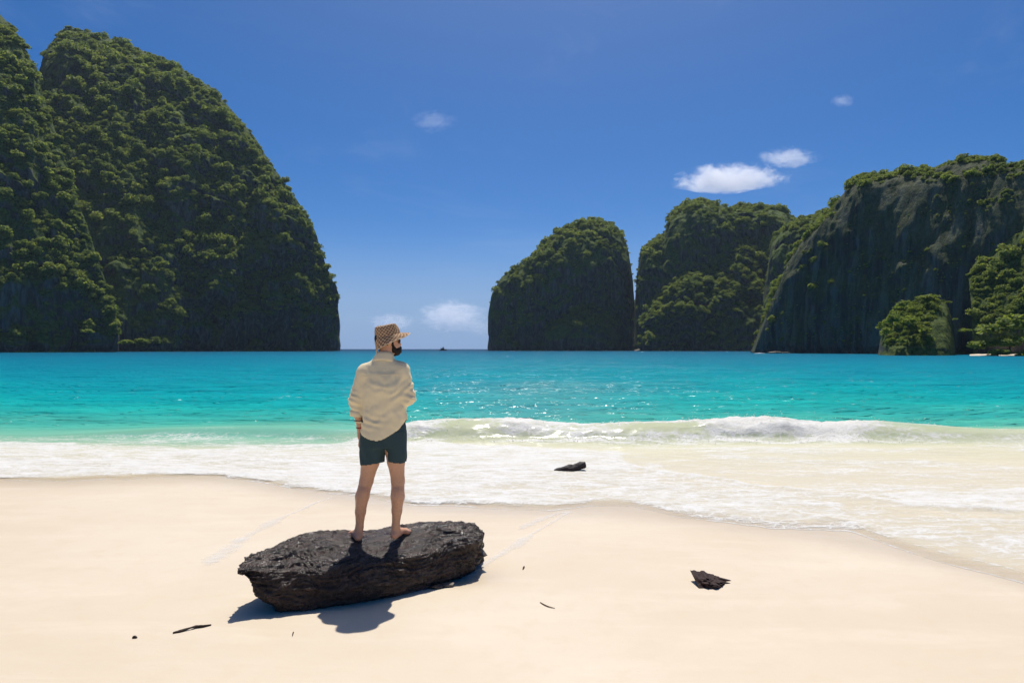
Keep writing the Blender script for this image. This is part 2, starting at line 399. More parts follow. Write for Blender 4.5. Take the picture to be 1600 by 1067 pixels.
def mat_sea():
    t = NT('sea_water')
    cw = t.coord()
    # wavelets, finer near, longer offshore
    dp = t.attr('deep'); w1 = t.noise(t.coord((1.0, 2.2, 1)), 2.4, 1.5, 0.45, 0.4)
    w2 = t.noise(t.coord((0.5, 1.5, 1), (0, 0, R(9))), 0.42, 3, 0.55, 0.5)
    w3 = t.noise(t.coord((0.35, 1.0, 1), (0, 0, R(-7))), 0.06, 6, 0.66, 0.3)
    bw = t.bump(w1, t.mapr(dp, 0, 1, 0.22, 0.75), 0.13); bw = t.bump(w2, t.math('MULTIPLY', dp, 0.8), 0.75, bw); bw = t.bump(w3, t.math('MULTIPLY', dp, 0.7), 5.0, bw)
    w4 = t.mapr(t.noise(t.coord((0.8, 1.6, 1), (0, 0, R(4))), 2.2, 0, 0.5, 0.2), 0.62, 0.80)
    bw = t.bump(w4, t.math('MULTIPLY', dp, 0.8), 0.22, bw)
    bodyc = t.attr('body', 'Color')
    shade = t.mapr(w2, 0.30, 0.72, 0.0, 1.0)
    bodyc = t.mixc(t.math('MULTIPLY', t.math('MULTIPLY', shade, t.attr('deep')), 0.55), bodyc, t.mixc(1.0, bodyc, (0.25, 0.60, 0.70), 'MULTIPLY'))  # wavelet slope shading painted into the body colour, offshore only
    dif = t.n('BsdfDiffuse'); t.set(dif, 'Color', bodyc); t.set(dif, 'Normal', bw)
    trl = t.n('BsdfTranslucent'); t.set(trl, 'Color', bodyc); t.set(trl, 'Normal', bw)
    wat = t.mixs(0.22, dif.outputs[0], trl.outputs[0])
    tr = t.n('BsdfTransparent'); tr.inputs['Color'].default_value = (0.99, 0.985, 0.965, 1)
    base = t.mixs(t.attr('opac'), tr.outputs[0], wat)
    gl = t.n('BsdfGlossy'); gl.inputs['Roughness'].default_value = 0.16; t.set(gl, 'Normal', bw)
    fr = t.n('Fresnel', i_IOR=1.33); t.set(fr, 'Normal', bw)
    base = t.mixs(t.math('MINIMUM', t.math('MULTIPLY', fr.outputs[0], 0.6), 0.14), base, gl.outputs[0])
    # foam lace
    wp = t.noise(cw, 1.3, 3, 0.6)
    vv = t.n('VectorMath', operation='ADD'); t.t.links.new(t.coord((1, 1.5, 1)), vv.inputs[0])
    sc = t.n('VectorMath', operation='SCALE'); t.t.links.new(t.n('TexNoise', i_Scale=1.7, i_Detail=3.0, i_Vector=cw).outputs[1], sc.inputs[0]); sc.inputs['Scale'].default_value = 0.8
    t.t.links.new(sc.outputs[0], vv.inputs[1])
    vo = t.n('TexVoronoi', feature='DISTANCE_TO_EDGE', i_Scale=4.2); t.t.links.new(vv.outputs[0], vo.inputs['Vector'])
    lace = t.mapr(vo.outputs['Distance'], 0.0, 0.16, 1.0, 0.0)
    vo2 = t.n('TexVoronoi', feature='DISTANCE_TO_EDGE', i_Scale=15.0); t.t.links.new(vv.outputs[0], vo2.inputs['Vector'])
    lace2 = t.mapr(vo2.outputs['Distance'], 0.0, 0.16, 1.0, 0.0)
    st = t.noise(t.coord((0.8, 2.6, 1), (0, 0, R(-8))), 2.3, 8, 0.74, 0.35)
    fine = t.noise(cw, 16.0, 5, 0.7)
    pat = t.math('ADD', t.math('MULTIPLY', st, 0.72), t.math('MULTIPLY', fine, 0.15))
    pat = t.math('ADD', pat, t.math('MULTIPLY', lace, 0.11)); pat = t.math('ADD', pat, t.math('MULTIPLY', lace2, 0.07))
    foam = t.attr('foam')
    th = t.mapr(foam, 0.0, 1.0, 0.92, 0.20, smooth=False)
    fm = t.math('MULTIPLY', t.math('SUBTRACT', pat, th), t.mapr(foam, 0.35, 0.8, 1.9, 5.0), clamp=True)
    fm = t.math('MULTIPLY', fm, t.mapr(foam, 0.02, 0.2))
    fm = t.math('MULTIPLY', fm, 0.96)
    bl = t.noise(cw, 34.0, 4, 0.7)
    bf = t.bump(fine, 0.60, 0.040); bf = t.bump(bl, 0.5, 0.012, bf)
    fcol = t.mixc(t.mapr(st, 0.35, 0.65), (0.64, 0.615, 0.555), (0.735, 0.72, 0.685))
    fsh = principled(t, fcol, 0.55, bf, 0.3)
    return t.done(t.mixs(fm, base, fsh))
MSEA = mat_sea()
sea = link('sea', sea_me, MSEA, kind='structure', label='turquoise sea running from white surf to a deep blue horizon')

# thrown spray above the breaker: thousands of droplets
rng = np.random.default_rng(11)
bm = bmesh.new(); bmesh.ops.create_icosphere(bm, subdivisions=1, radius=1.0)
iv = np.array([v.co[:] for v in bm.verts]); ifc = np.array([[v.index for v in f.verts] for f in bm.faces]); bm.free()
cand_w = (0.05 * onface * np.clip(0.25 + splash, 0, 1.2) * (1 - 0.6 * win) + 0.5 * toe + 0.5 * lip * sstep(-4, -2, xx)) * (r_ < 13)
pw = cand_w.ravel() / cand_w.sum()
nd = 3600
idx = rng.choice(len(pw), nd, p=pw)
base_p = np.stack([xx.ravel()[idx], yy.ravel()[idx], zw.ravel()[idx]], -1)
jit = rng.normal(0, [0.05, 0.07, 0.0], (nd, 3)); jit[:, 2] = rng.exponential(0.035, nd)
siz = 0.0035 + 0.007 * rng.random(nd) ** 3
dv = (base_p + jit)[:, None, :] + iv[None] * siz[:, None, None] * (1 + 0.3 * rng.normal(size=(nd, 12, 1)))
df = ifc[None] + (np.arange(nd) * 12)[:, None, None]
t = NT('spray'); tl = t.n('BsdfTranslucent'); tl.inputs['Color'].default_value = (0.92, 0.92, 0.90, 1); MSPRAY = t.done(t.mixs(0.55, principled(t, (0.86, 0.86, 0.84), 0.5, None, 0.3), tl.outputs[0]))
link('sea_spray', mesh_np('sea_spray', dv.reshape(-1, 3), df.reshape(-1, 3)), MSPRAY, kind='stuff', label='white droplets of spray thrown up by the breaking wave', category='spray')

# thin trails of foam left on the sand by the last wash
def foam_streak(pts, width, label):
    q = np.array([G(*p) for p in pts]); seg = np.r_[0, np.cumsum(np.hypot(*np.diff(q, axis=0).T))]
    s = np.arange(0, seg[-1], 0.03); cx, cy = np.interp(s, seg, q[:, 0]), np.interp(s, seg, q[:, 1])
    ker = np.ones(9) / 9; cx = np.convolve(np.pad(cx, 4, 'edge'), ker, 'valid'); cy = np.convolve(np.pad(cy, 4, 'edge'), ker, 'valid')
    tx, ty = np.gradient(cx), np.gradient(cy); L = np.hypot(tx, ty); nx, ny = -ty / L, tx / L
    w = np.linspace(-1, 1, 15)[None, :]; ww = width * (0.65 + 0.5 * fbm(s / 0.5, 0.2, 0.1, 2, 12))[:, None]
    x = cx[:, None] + nx[:, None] * w * ww; y = cy[:, None] + ny[:, None] * w * ww
    hz = 0.035 * np.exp(-(((x - hx) / 0.33) ** 2 + ((y - hy) / 0.20) ** 2))
    z = sand_z(x, y) - hz + 0.004 + 0.001 * (1 - w ** 2)
    m = mesh_np('foam_streak', np.stack([x, y, z], -1).reshape(-1, 3), grid_faces(*x.shape))
    endf = sstep(0, 0.35, s) * (1 - sstep(seg[-1] - 0.35, seg[-1], s))
    fattr(m, 'cover', (1 - np.abs(w) ** 2) * endf[:, None] + 0 * x)
    return link('foam_streak', m, MSTREAK, kind='stuff', label=label)
t = NT('foam_trail'); c = t.coord()
p = t.math('ADD', t.math('MULTIPLY', t.noise(t.coord((1, 1.6, 1), (0, 0, R(35))), 5.0, 5, 0.7, 0.6), 0.75), t.math('MULTIPLY', t.noise(c, 45.0, 4, 0.7), 0.25))
cv = t.attr('cover')
fm = t.math('MULTIPLY', t.math('SUBTRACT', p, t.mapr(cv, 0, 1, 0.76, 0.27, smooth=False)), 1.8, clamp=True)
fm = t.math('MULTIPLY', t.math('MULTIPLY', fm, t.mapr(cv, 0.0, 0.15)), 0.8)
tr = t.n('BsdfTransparent')
MSTREAK = t.done(t.mixs(fm, tr.outputs[0], principled(t, (0.80, 0.79, 0.77), 0.5, None, 0.3)))
foam_streak([(585, 940), (640, 925), (690, 912), (735, 896), (775, 876), (815, 852), (850, 826), (885, 800), (900, 792)], 0.12, 'white foam trail curving from the log up to the wash')
foam_streak([(318, 895), (335, 872), (385, 838), (440, 806), (490, 784), (530, 771)], 0.15, 'faint foam trail on the sand behind the log')
foam_streak([(800, 838), (835, 815), (870, 800), (905, 795)], 0.10, 'lacy foam patch at the wash edge right of the man')

# ================================================================== CLIFFS
def mat_cliff():
    t = NT('limestone')
    c = t.coord()
    st = t.noise(t.coord((1, 1, 0.10)), 0.22, 6, 0.65, 0.4)       # vertical seepage streaks
    st2 = t.noise(t.coord((1, 1, 0.05)), 0.6, 4, 0.6)
    big = t.noise(c, 0.022, 4, 0.6)
    fine = t.noise(c, 0.55, 6, 0.7)
    cm = t.ramp(st, [(0.30, (0.024, 0.023, 0.025)), (0.48, (0.065, 0.060, 0.055)), (0.62, (0.150, 0.140, 0.126)), (0.78, (0.19, 0.175, 0.155))])
    cm = t.mixc(t.mapr(st2, 0.52, 0.70, 0, 0.55), cm, (0.035, 0.036, 0.040))
    cm = t.mixc(t.math('MULTIPLY', t.mapr(big, 0.55, 0.72), t.mapr(st, 0.45, 0.6)), cm, (0.20, 0.125, 0.075))
    # creepers and scrub where the rock is not sheer
    nrm = t.n('NewGeometry'); nz = t.n('SeparateXYZ', i_0=nrm.outputs['Normal']).outputs[2]
    veg = t.mapr(t.math('ADD', nz, t.math('MULTIPLY', t.math('SUBTRACT', t.noise(c, 0.09, 6, 0.7), 0.5), 1.6)), -0.10, 0.30)
    gc = t.mixc(t.mapr(fine, 0.35, 0.65), (0.045, 0.070, 0.016), (0.115, 0.150, 0.034))
    cm = t.mixc(t.math('MULTIPLY', veg, t.attr('green')), cm, gc)
    b = t.bump(fine, 0.9, 1.3); b = t.bump(st, 0.9, 2.2, b)
    return t.done(principled(t, cm, 0.9, b, 0.15))
MCLIFF = mat_cliff()

def resample(rows, n):
    rows = np.array(rows, float)
    seg = np.r_[0, np.cumsum(np.hypot(np.diff(rows[:, 0]), np.diff(rows[:, 1])) + 0.4 * np.abs(np.diff(rows[:, 3])))]
    s = np.linspace(0, seg[-1], n)
    out = np.stack([np.interp(s, seg, rows[:, i]) for i in range(rows.shape[1])], -1)
    k = max(3, n // 60) | 1
    pad = np.pad(out, ((k // 2, k // 2), (0, 0)), 'edge')
    return np.stack([np.convolve(pad[:, i], np.ones(k) / k, 'valid') for i in range(out.shape[1])], -1)

VEG = {}      # forest name -> list of (points, size)
def ridge(name, parent, rows, thick, p=3.0, ncol=260, nrow=170, amp=7.0, terr=7.0, hz=45.0, seed=0, veg=0.5, tree_px=11, forest=None,
          spacing=0.85, green=1.0, nlo=0.05, nhi=0.45, notch=3.0, lin=0.25, bare=(), lush=(), scrub=0.10):
    """a spur of the massif: rows of (crest px, crest py, crest distance, foot px, foot distance) turned into places on the ground,
    a steep front from the foot to the crest and a back falling away behind it"""
    q = resample(rows, ncol)
    crest = np.stack([(q[:, 0] - 800) / F * q[:, 2], q[:, 2], CAM_H + (HOR - q[:, 1]) / F * q[:, 2]], -1)
    foot = np.stack([(q[:, 3] - 800) / F * q[:, 4], q[:, 4], np.full(ncol, SEA - 4.0)], -1)
    crest[:, 2] = np.maximum(crest[:, 2], SEA - 2.0)
    v = np.linspace(0, 1, nrow)[:, None]
    s = lin * v + (1 - lin) * v ** p
    z = foot[None, :, 2] + (crest[None, :, 2] - foot[None, :, 2]) * (1 - (1 - v) ** 1.12)
    x = foot[None, :, 0] + (crest[None, :, 0] - foot[None, :, 0]) * s
    y = foot[None, :, 1] + (crest[None, :, 1] - foot[None, :, 1]) * s
    # outward direction on the plan (towards the bay)
    tx, ty = np.gradient(foot[:, 0]), np.gradient(foot[:, 1]); L = np.hypot(tx, ty) + 1e-9
    k = ncol // 12 | 1
    ox, oy = ty / L, -tx / L
    ox = np.convolve(np.pad(ox, k // 2, 'edge'), np.ones(k) / k, 'valid'); oy = np.convolve(np.pad(oy, k // 2, 'edge'), np.ones(k) / k, 'valid')
    L = np.hypot(ox, oy) + 1e-9; ox, oy = ox / L, oy / L
    H = np.maximum(crest[:, 2] - SEA, 1.0)[None, :]
    a_sc = np.clip(H / 60.0, 0.12, 1.0)
    fade = 1 - 0.85 * sstep(0.80, 1.0, v)
    low = fbm(x / 46, y / 46, z / 60, 4, seed) + 0.45 * fbm(x / 13, y / 13, z / 34, 4, seed + 3)
    qz = z / hz + 1.3 * fbm(x / 75, y / 75, z / 140, 3, seed + 5) + 0.35 * fbm(x / 18, y / 18, z / 18, 3, seed + 6)
    saw = qz - np.floor(qz)
    ledge = np.where(saw < 0.72, (saw / 0.72) ** 0.8, 1 - sstep(0.72, 1.0, saw)) - 0.5
    tmask = 0.35 + 0.65 * sstep(-0.3, 0.3, fbm(x / 60, y / 60, z / 40, 2, seed + 8))
    qz2 = z / (hz * 0.3) + 1.1 * fbm(x / 25, y / 25, z / 60, 3, seed + 15); s2 = qz2 - np.floor(qz2)
    ledge2 = np.where(s2 < 0.65, s2 / 0.65, 1 - sstep(0.65, 1, s2)) - 0.5
    rib = ridged(x / 15, y / 15, z / 90, 3, seed + 11) - 0.5 + 0.35 * (ridged(x / 4.5, y / 4.5, z / 40, 3, seed + 12) - 0.5)
    out = a_sc * fade * (amp * low + terr * ledge * tmask + 0.26 * terr * ledge2 * tmask + 0.45 * amp * rib)
    if notch: out = out - notch * np.exp(-((z - SEA - 0.4) / 2.6) ** 2) * np.clip(H / 12, 0, 1) + 0.0 * z
    X = x + ox[None, :] * out; Y = y + oy[None, :] * out
    Z = z + a_sc * fade * 1.6 * fbm(x / 9, y / 9, z / 9, 3, seed + 9)
    Z[-1] += 1.2 * a_sc[0] * fbm(x[-1] / 10, y[-1] / 10, 0, 3, seed + 13)
    ang = (Z - CAM_H) / Y; am = ang.argmax(0); cc_ = np.arange(ncol); want = (HOR - q[:, 1]) / F
    kz = (want * Y[am, cc_] + CAM_H - SEA) / np.maximum(Z[am, cc_] - SEA, 0.5)
    kz = np.where(want * q[:, 2] < 4, 1.0, np.clip(kz, 0.5, 1.25)); kw = max(3, ncol // 45) | 1
    kz = np.convolve(np.pad(kz, kw // 2, 'edge'), np.ones(kw) / kw, 'valid')
    Z = np.where(Z > SEA, SEA + (Z - SEA) * kz[None, :], Z)
    # the back slope
    nb = 16; w = np.linspace(0, 1, nb + 1)[1:, None]
    bx = crest[None, :, 0] * (1 + thick * w / crest[None, :, 1]); by = crest[None, :, 1] + thick * w
    bz = Z[-1][None, :] - (Z[-1][None, :] - foot[None, :, 2]) * w ** 2.2
    bx = bx + amp * 0.6 * w * fbm(bx / 30, by / 30, bz / 30, 2, seed + 20)
    AX, AY, AZ = np.vstack([X, bx]), np.vstack([Y, by]), np.vstack([Z, bz])
    m = mesh_np(name, np.stack([AX, AY, AZ], -1).reshape(-1, 3), grid_faces(*AX.shape))
    fattr(m, 'green', np.full(AX.size, green))
    o = link(name, m, MCLIFF, parent)
    # places where trees root: by slope, with bare patches
    V = np.stack([X, Y, Z], -1)
    a, b, c2, d = V[:-1, :-1], V[:-1, 1:], V[1:, 1:], V[1:, :-1]
    n = np.cross(c2 - a, d - b); ar = np.linalg.norm(n, axis=-1) / 2 + 1e-9; nz = n[..., 2] / (2 * ar)
    cen = (a + b + c2 + d) / 4
    if nz[-3:].mean() < 0: nz = -nz
    clump = fbm(cen[..., 0] / 28, cen[..., 1] / 28, cen[..., 2] / 28, 3, seed + 30)
    vv = (np.arange(nrow - 1) / (nrow - 2))[:, None]
    cpx = cen[..., 0] / cen[..., 1] * F + 800; cpy = HOR - (cen[..., 2] - CAM_H) / cen[..., 1] * F
    loc = 0
    for (bx_, by_, rx_, ry_, am_) in list(lush) + [(*b_, ) for b_ in bare]:
        loc = loc + am_ * np.exp(-((cpx - bx_) / rx_) ** 2 - ((cpy - by_) / ry_) ** 2)
    clump = clump + 0.5 * fbm(cen[..., 0] / 9, cen[..., 1] / 9, cen[..., 2] / 9, 2, seed + 33)
    pr = sstep(nlo, nhi, nz + 0.42 * clump + (veg - 0.5) + loc + 0.55 * sstep(0.955, 1.0, vv)) * (cen[..., 2] > SEA + 3.5)
    size = tree_px * cen[..., 1] / F
    scr = scrub * (cen[..., 2] > SEA + 5) * sstep(-0.3, 0.6, clump)
    lam = (pr + scr * (pr < 0.1)) * ar / (size * spacing) ** 2
    rg = np.random.default_rng(seed + 100)
    cnt = rg.poisson(lam); ii, jj = np.nonzero(cnt); rep = cnt[ii, jj]
    ii, jj = np.repeat(ii, rep), np.repeat(jj, rep)
    f1, f2 = rg.random(len(ii))[:, None], rg.random(len(ii))[:, None]
    pts = (a[ii, jj] * (1 - f1) + b[ii, jj] * f1) * (1 - f2) + (d[ii, jj] * (1 - f1) + c2[ii, jj] * f1) * f2
    sz = size[ii, jj] * rg.lognormal(-0.30, 0.55, len(ii)).clip(0.30, 2.4)
    sz = sz * np.where(vv[ii, 0] > 0.95, 0.58, 1.0) * np.where(pr[ii, jj] < 0.1, 0.42, 1.0)
    VEG.setdefault(forest, []).append(np.concatenate([pts, sz[:, None]], -1))
    return o

def massif(name, label):
    o = empty(name, (0, 0, 0)); o['kind'] = 'structure'; o['label'] = label
    return o

mL = massif('cliff', 'towering forested limestone headland closing the bay on the left')
ridge('ridge', mL, [(-600,-260,600,-620,400),(-300,-200,590,-340,412),(-150,-110,580,-200,420),(-60,-40,570,-110,425),(0,22,560,-50,430),(25,50,552,-15,433),
    (42,78,545,10,436),(55,110,538,30,440),(64,145,530,50,444),(80,185,522,68,448),(95,225,515,82,452),(109,272,508,96,456),(124,318,502,110,460),
    (140,362,497,125,464),(154,407,492,138,468),(168,448,487,150,472),(179,487,484,160,476),(185,520,482,170,478),(184,549,485,180,482)],
    150, p=2.2, ncol=300, nrow=230, amp=11, terr=7, hz=55, seed=200, veg=0.66, nlo=0.1, nhi=0.5, bare=[(30,500,60,60,-.25),(110,520,40,40,-.2)], lush=[(182,490,14,60,.5),(150,390,14,60,.4),(112,280,14,60,.4),(80,190,14,50,.3)], tree_px=10, forest='left near', spacing=0.80)
ridge('ridge', mL, [(48,330,700,0,560),(54,200,740,20,565),(61,115,760,40,570),(72,76,770,60,575),(100,46,780,90,580),(140,50,780,125,585),(200,70,780,175,590),
    (270,99,775,230,600),(330,137,765,290,610),(373,184,750,340,620),(400,217,740,380,630),(421,254,725,415,640),(451,295,715,445,650),(478,334,705,475,660),
    (496,371,700,490,670),(506,407,695,500,680),(519,447,700,512,690),(529,481,705,520,700),(531,512,715,525,710),(528,549,730,528,730)],
    200, p=2.6, ncol=420, nrow=300, amp=14, terr=13, hz=80, seed=300, veg=0.58, nlo=0.12, nhi=0.5, bare=[(110,250,40,40,-.6),(140,330,32,60,-.6),(172,420,30,60,-.6),(200,500,40,50,-.5),(90,110,55,60,-.7),(200,150,60,30,-.3),(360,525,200,30,-.6),(230,470,60,60,-.5),(300,300,80,30,-.25)], lush=[(330,400,130,50,.2),(490,470,40,50,.25)], tree_px=8.5, forest='left dome', spacing=0.84, scrub=0.05)
ridge('ridge', mL, [(30,175,640,0,545),(78,153,650,60,548),(110,155,655,90,550),(150,170,660,120,552),(185,194,660,150,556),(220,219,660,185,560),(245,248,660,215,566),
    (262,293,655,240,572),(275,353,645,262,578),(285,433,630,275,585),(290,525,615,285,592)],
    70, p=1.7, ncol=160, nrow=170, amp=8, terr=8, hz=50, seed=400, veg=0.68, nlo=0.1, nhi=0.5, bare=[(240,480,60,80,-.5),(110,250,26,50,-.5),(140,330,26,60,-.6),(172,420,26,60,-.6)], tree_px=8.5, forest='left dome', spacing=0.84)
ridge('ridge', mL, [(108,170,690,100,640),(119,142,695,112,640),(138,122,700,128,640),(154,114,700,146,640),(165,118,698,160,642),(173,134,694,172,644),(178,170,690,180,646)],
    40, p=2.0, ncol=50, nrow=120, amp=4, terr=5, hz=40, seed=450, veg=0.5, tree_px=7.5, forest='left dome')

mI = massif('cliff', 'rounded dark limestone islet right of the open gap to sea')
ridge('ridge', mI, [(769,549,850,770,850),(763,520,845,771,840),(763,490,845,774,830),(768,460,850,780,820),(782,436,860,790,810),(800,419,870,803,800),(820,413,880,818,795),
    (841,391,885,836,790),(862,371,890,855,788),(892,352,890,880,786),(926,342,890,910,785),(957,349,888,938,785),(973,365,885,955,788),(982,392,880,966,795),
    (988,430,875,976,805),(992,480,870,985,815),(995,549,860,994,830)],
    150, p=6.5, lin=0.12, ncol=300, nrow=200, amp=8, terr=6, hz=85, seed=500, veg=0.20, nlo=0.28, nhi=0.60, lush=[(920,362,60,25,.45),(815,440,22,45,.55),(850,400,14,30,.4)], tree_px=6.2, forest='islet', spacing=0.85)
ridge('ridge', mI, [(840,549,805,846,780),(850,508,808,855,772),(866,486,812,868,768),(895,473,815,893,765),(925,473,815,922,765),(948,485,812,944,768),(963,505,808,960,772),(970,549,805,968,782)],
    40, p=3.5, lin=0.1, ncol=110, nrow=90, amp=4, terr=4, hz=40, seed=520, veg=0.30, nlo=0.28, nhi=0.60, lush=[(905,488,70,22,.9)], tree_px=6.2, forest='islet')

mR = massif('cliff', 'steep forested limestone mountain wall on the right of the bay')
ridge('ridge', mR, [(990,549,800,996,780),(992,480,830,997,775),(996,425,840,1000,770),(1001,390,845,1008,766),(1020,376,850,1022,762),(1038,366,855,1036,760),(1046,334,862,1048,760),(1064,322,866,1064,758),
    (1095,313,870,1092,756),(1120,317,870,1116,754),(1138,327,868,1136,752),(1150,324,866,1150,750),(1180,322,862,1178,748),(1205,323,860,1202,746),(1227,330,855,1224,744),(1243,345,850,1242,742),(1275,400,840,1275,740),(1320,500,830,1320,740)],
    160, p=8.0, lin=0.15, ncol=300, nrow=170, amp=9, terr=8, hz=60, seed=600, veg=0.18, nlo=0.28, nhi=0.60, lush=[(1120,355,60,12,.4)], tree_px=6.2, forest='right back', spacing=0.85)
ridge('ridge', mR, [(997,549,755,998,735),(1001,505,760,1003,722),(1012,475,765,1016,712),(1042,444,772,1044,704),(1076,410,780,1076,698),(1110,395,784,1108,694),(1140,383,786,1136,690),
    (1155,370,786,1152,688),(1170,377,784,1168,686),(1198,387,780,1192,684),(1215,405,770,1210,684),(1222,450,755,1220,684),(1228,549,735,1228,690)],
    60, p=1.9, ncol=220, nrow=170, amp=12, terr=12, hz=40, seed=640, veg=0.34, nlo=0.26, nhi=0.58, lush=[(1170,425,45,50,.6),(1090,400,40,14,.5),(1010,490,14,60,.5),(1060,460,30,20,.3)], bare=[(1150,530,80,25,-.35)], tree_px=6.2, forest='right back', spacing=0.85)
ridge('ridge', mR, [(1192,470,690,1196,640),(1199,420,700,1200,636),(1206,378,710,1208,632),(1226,357,716,1222,628),(1250,346,720,1244,624),(1280,333,722,1272,620),(1310,326,722,1300,616),(1345,325,720,1340,612),(1400,330,715,1400,610)],
    80, p=9.0, lin=0.12, ncol=140, nrow=140, amp=7, terr=6, hz=50, seed=660, veg=0.20, nlo=0.28, nhi=0.60, tree_px=6.2, forest='right back')
ridge('ridge', mR, [(1172,552,400,1176,385),(1184,520,405,1188,378),(1198,487,412,1200,372),(1204,461,418,1210,367),(1223,437,424,1222,362),(1239,402,430,1236,357),(1262,377,436,1254,350),(1283,352,440,1272,344),
    (1308,331,444,1294,337),(1324,310,446,1312,330),(1330,291,448,1326,325),(1352,273,448,1346,318),(1380,277,446,1374,310),(1420,270,440,1412,300),(1460,265,432,1452,290),(1500,253,424,1492,281),
    (1530,246,416,1524,274),(1560,249,410,1556,268),(1580,260,404,1580,263),(1620,255,395,1625,256),(1700,235,380,1710,245),(1850,180,360,1870,225),(2100,120,330,2150,200)],
    120, p=14.0, lin=0.12, ncol=420, nrow=230, amp=3.4, terr=1.6, hz=40, seed=700, veg=0.20, nlo=0.30, nhi=0.62, lush=[(1265,400,35,70,.5),(1205,490,18,50,.45),(1450,276,120,9,.35),(1250,470,40,30,.25)], bare=[(1420,430,110,90,-.25)], tree_px=7, forest='right near', spacing=0.85, notch=2.0, green=0.45, scrub=0.30)
ridge('ridge', mR, [(1512,430,272,1520,250),(1520,416,276,1530,249),(1540,386,282,1546,247),(1553,350,288,1562,245),(1578,304,294,1590,242),(1602,268,298,1618,239),(1650,225,302,1665,235),(1760,180,305,1780,226),(2100,130,300,2150,190)],
    40, p=2.0, ncol=200, nrow=190, amp=4, terr=4, hz=26, seed=720, veg=0.36, nlo=0.1, nhi=0.5, tree_px=9, forest='right near', spacing=0.85, notch=1.5)
mO = massif('cliff', 'small pale rock outcrop capped with bright green scrub at the foot of the right wall')
ridge('ridge', mO, [(1371,556,262,1374,248),(1377,522,264,1380,244),(1384,503,266,1388,241),(1400,486,268,1402,239),(1420,474,270,1420,237),(1445,465,271,1442,236),(1464,464,271,1460,235),(1479,475,270,1475,235),
    (1487,495,268,1484,236),(1491,522,265,1490,237),(1494,556,260,1494,240)],
    14, p=1.6, ncol=150, nrow=120, amp=3.0, terr=4.0, hz=11, seed=740, veg=0.36, bare=[(1478,515,24,60,-1.3)], lush=[(1410,500,20,40,.3)], tree_px=7, forest='outcrop', spacing=0.8, notch=1.0)

# ------------------------------------------------------------------ trees
def mat_leaf(name, dark, light, hue=0.0):
    t = NT(name)
    rnd = t.n('ObjectInfo').outputs['Random']
    c = t.coord()
    cm = t.mixc(rnd, dark, light)
    cm = t.mixc(t.mapr(t.noise(c, 2.2, 3), 0.35, 0.7, 0, 0.5), cm, light)
    lc = t.n('ObjectInfo').outputs['Location']
    sp = t.noise(lc, 0.035, 3, 0.6); sp2 = t.noise(lc, 0.11, 2, 0.6)
    cm = t.mixc(t.mapr(sp, 0.50, 0.66, 0, 0.75), cm, (dark[0] * 0.62, dark[1] * 0.80, dark[2] * 1.2))
    cm = t.mixc(t.mapr(sp2, 0.56, 0.68, 0, 0.8), cm, (light[0] * 1.12, light[1] * 1.02, light[2] * 0.75))
    dif = principled(t, cm, 0.6, None, 0.25)
    tr = t.n('BsdfTranslucent'); t.set(tr, 'Color', t.mixc(0.5, cm, (0.34, 0.40, 0.05)))
    return t.done(t.mixs(0.55, dif, tr.outputs[0]))
MLEAF = mat_leaf('forest_leaves', (0.115, 0.175, 0.032), (0.255, 0.305, 0.070))
MLEAFB = mat_leaf('bright_leaves', (0.110, 0.170, 0.020), (0.210, 0.270, 0.040))
t = NT('bark'); MBARK = t.done(principled(t, t.mixc(t.noise(t.coord((1, 1, 0.2)), 9.0, 4), (0.05, 0.040, 0.032), (0.16, 0.135, 0.11)), 0.9, None, 0.2))

def crown_mesh(seed, lobes=8, per=46, flat=0.62, core=True):
    """leafy crown about one unit in radius, sitting on z=0"""
    rg = np.random.default_rng(seed); V = []; Fc = []
    n = 0
    for L in range(lobes):
        ang = rg.random() * 6.283; rad = 0.62 * math.sqrt(rg.random())
        c = np.array([math.cos(ang) * rad, math.sin(ang) * rad, (0.45 + 0.55 * rg.random() - 0.45 * rad)]) * np.array([1, 1, flat])
        r = (0.32 + 0.20 * rg.random()) * np.array([1.0, 1.0, 0.85])
        for k in range(per):
            d = rg.normal(size=3); d /= np.linalg.norm(d)
            if d[2] < -0.35: d[2] *= -1
            p = c + d * r * (0.80 + 0.35 * rg.random())
            s = 0.10 + 0.10 * rg.random()
            nn = d * 0.6 + rg.normal(size=3) * 0.6 + np.array([0, 0, 0.32]); nn /= np.linalg.norm(nn)
            t1 = np.cross(nn, rg.normal(size=3)); t1 /= np.linalg.norm(t1) + 1e-9; t2 = np.cross(nn, t1)
            V += [p + t1 * s, p + t2 * s * 0.6 + nn * s * 0.15, p - t1 * s, p - t2 * s * 0.6 - nn * s * 0.1]
            Fc.append([n, n + 1, n + 2, n + 3]); n += 4
        if core:
            for q in (np.array([[1,1],[1,-1],[-1,-1],[-1,1]]) * 0.6,):
                V += [c + np.array([q[i, 0] * r[0], q[i, 1] * r[1], -0.05]) for i in range(4)]; Fc.append([n, n + 1, n + 2, n + 3]); n += 4
                V += [c + np.array([q[i, 0] * r[0], 0.1 * q[i, 1], q[i, 1] * r[2] * 0.8]) for i in range(4)]; Fc.append([n, n + 1, n + 2, n + 3]); n += 4
    return np.array(V), np.array(Fc)

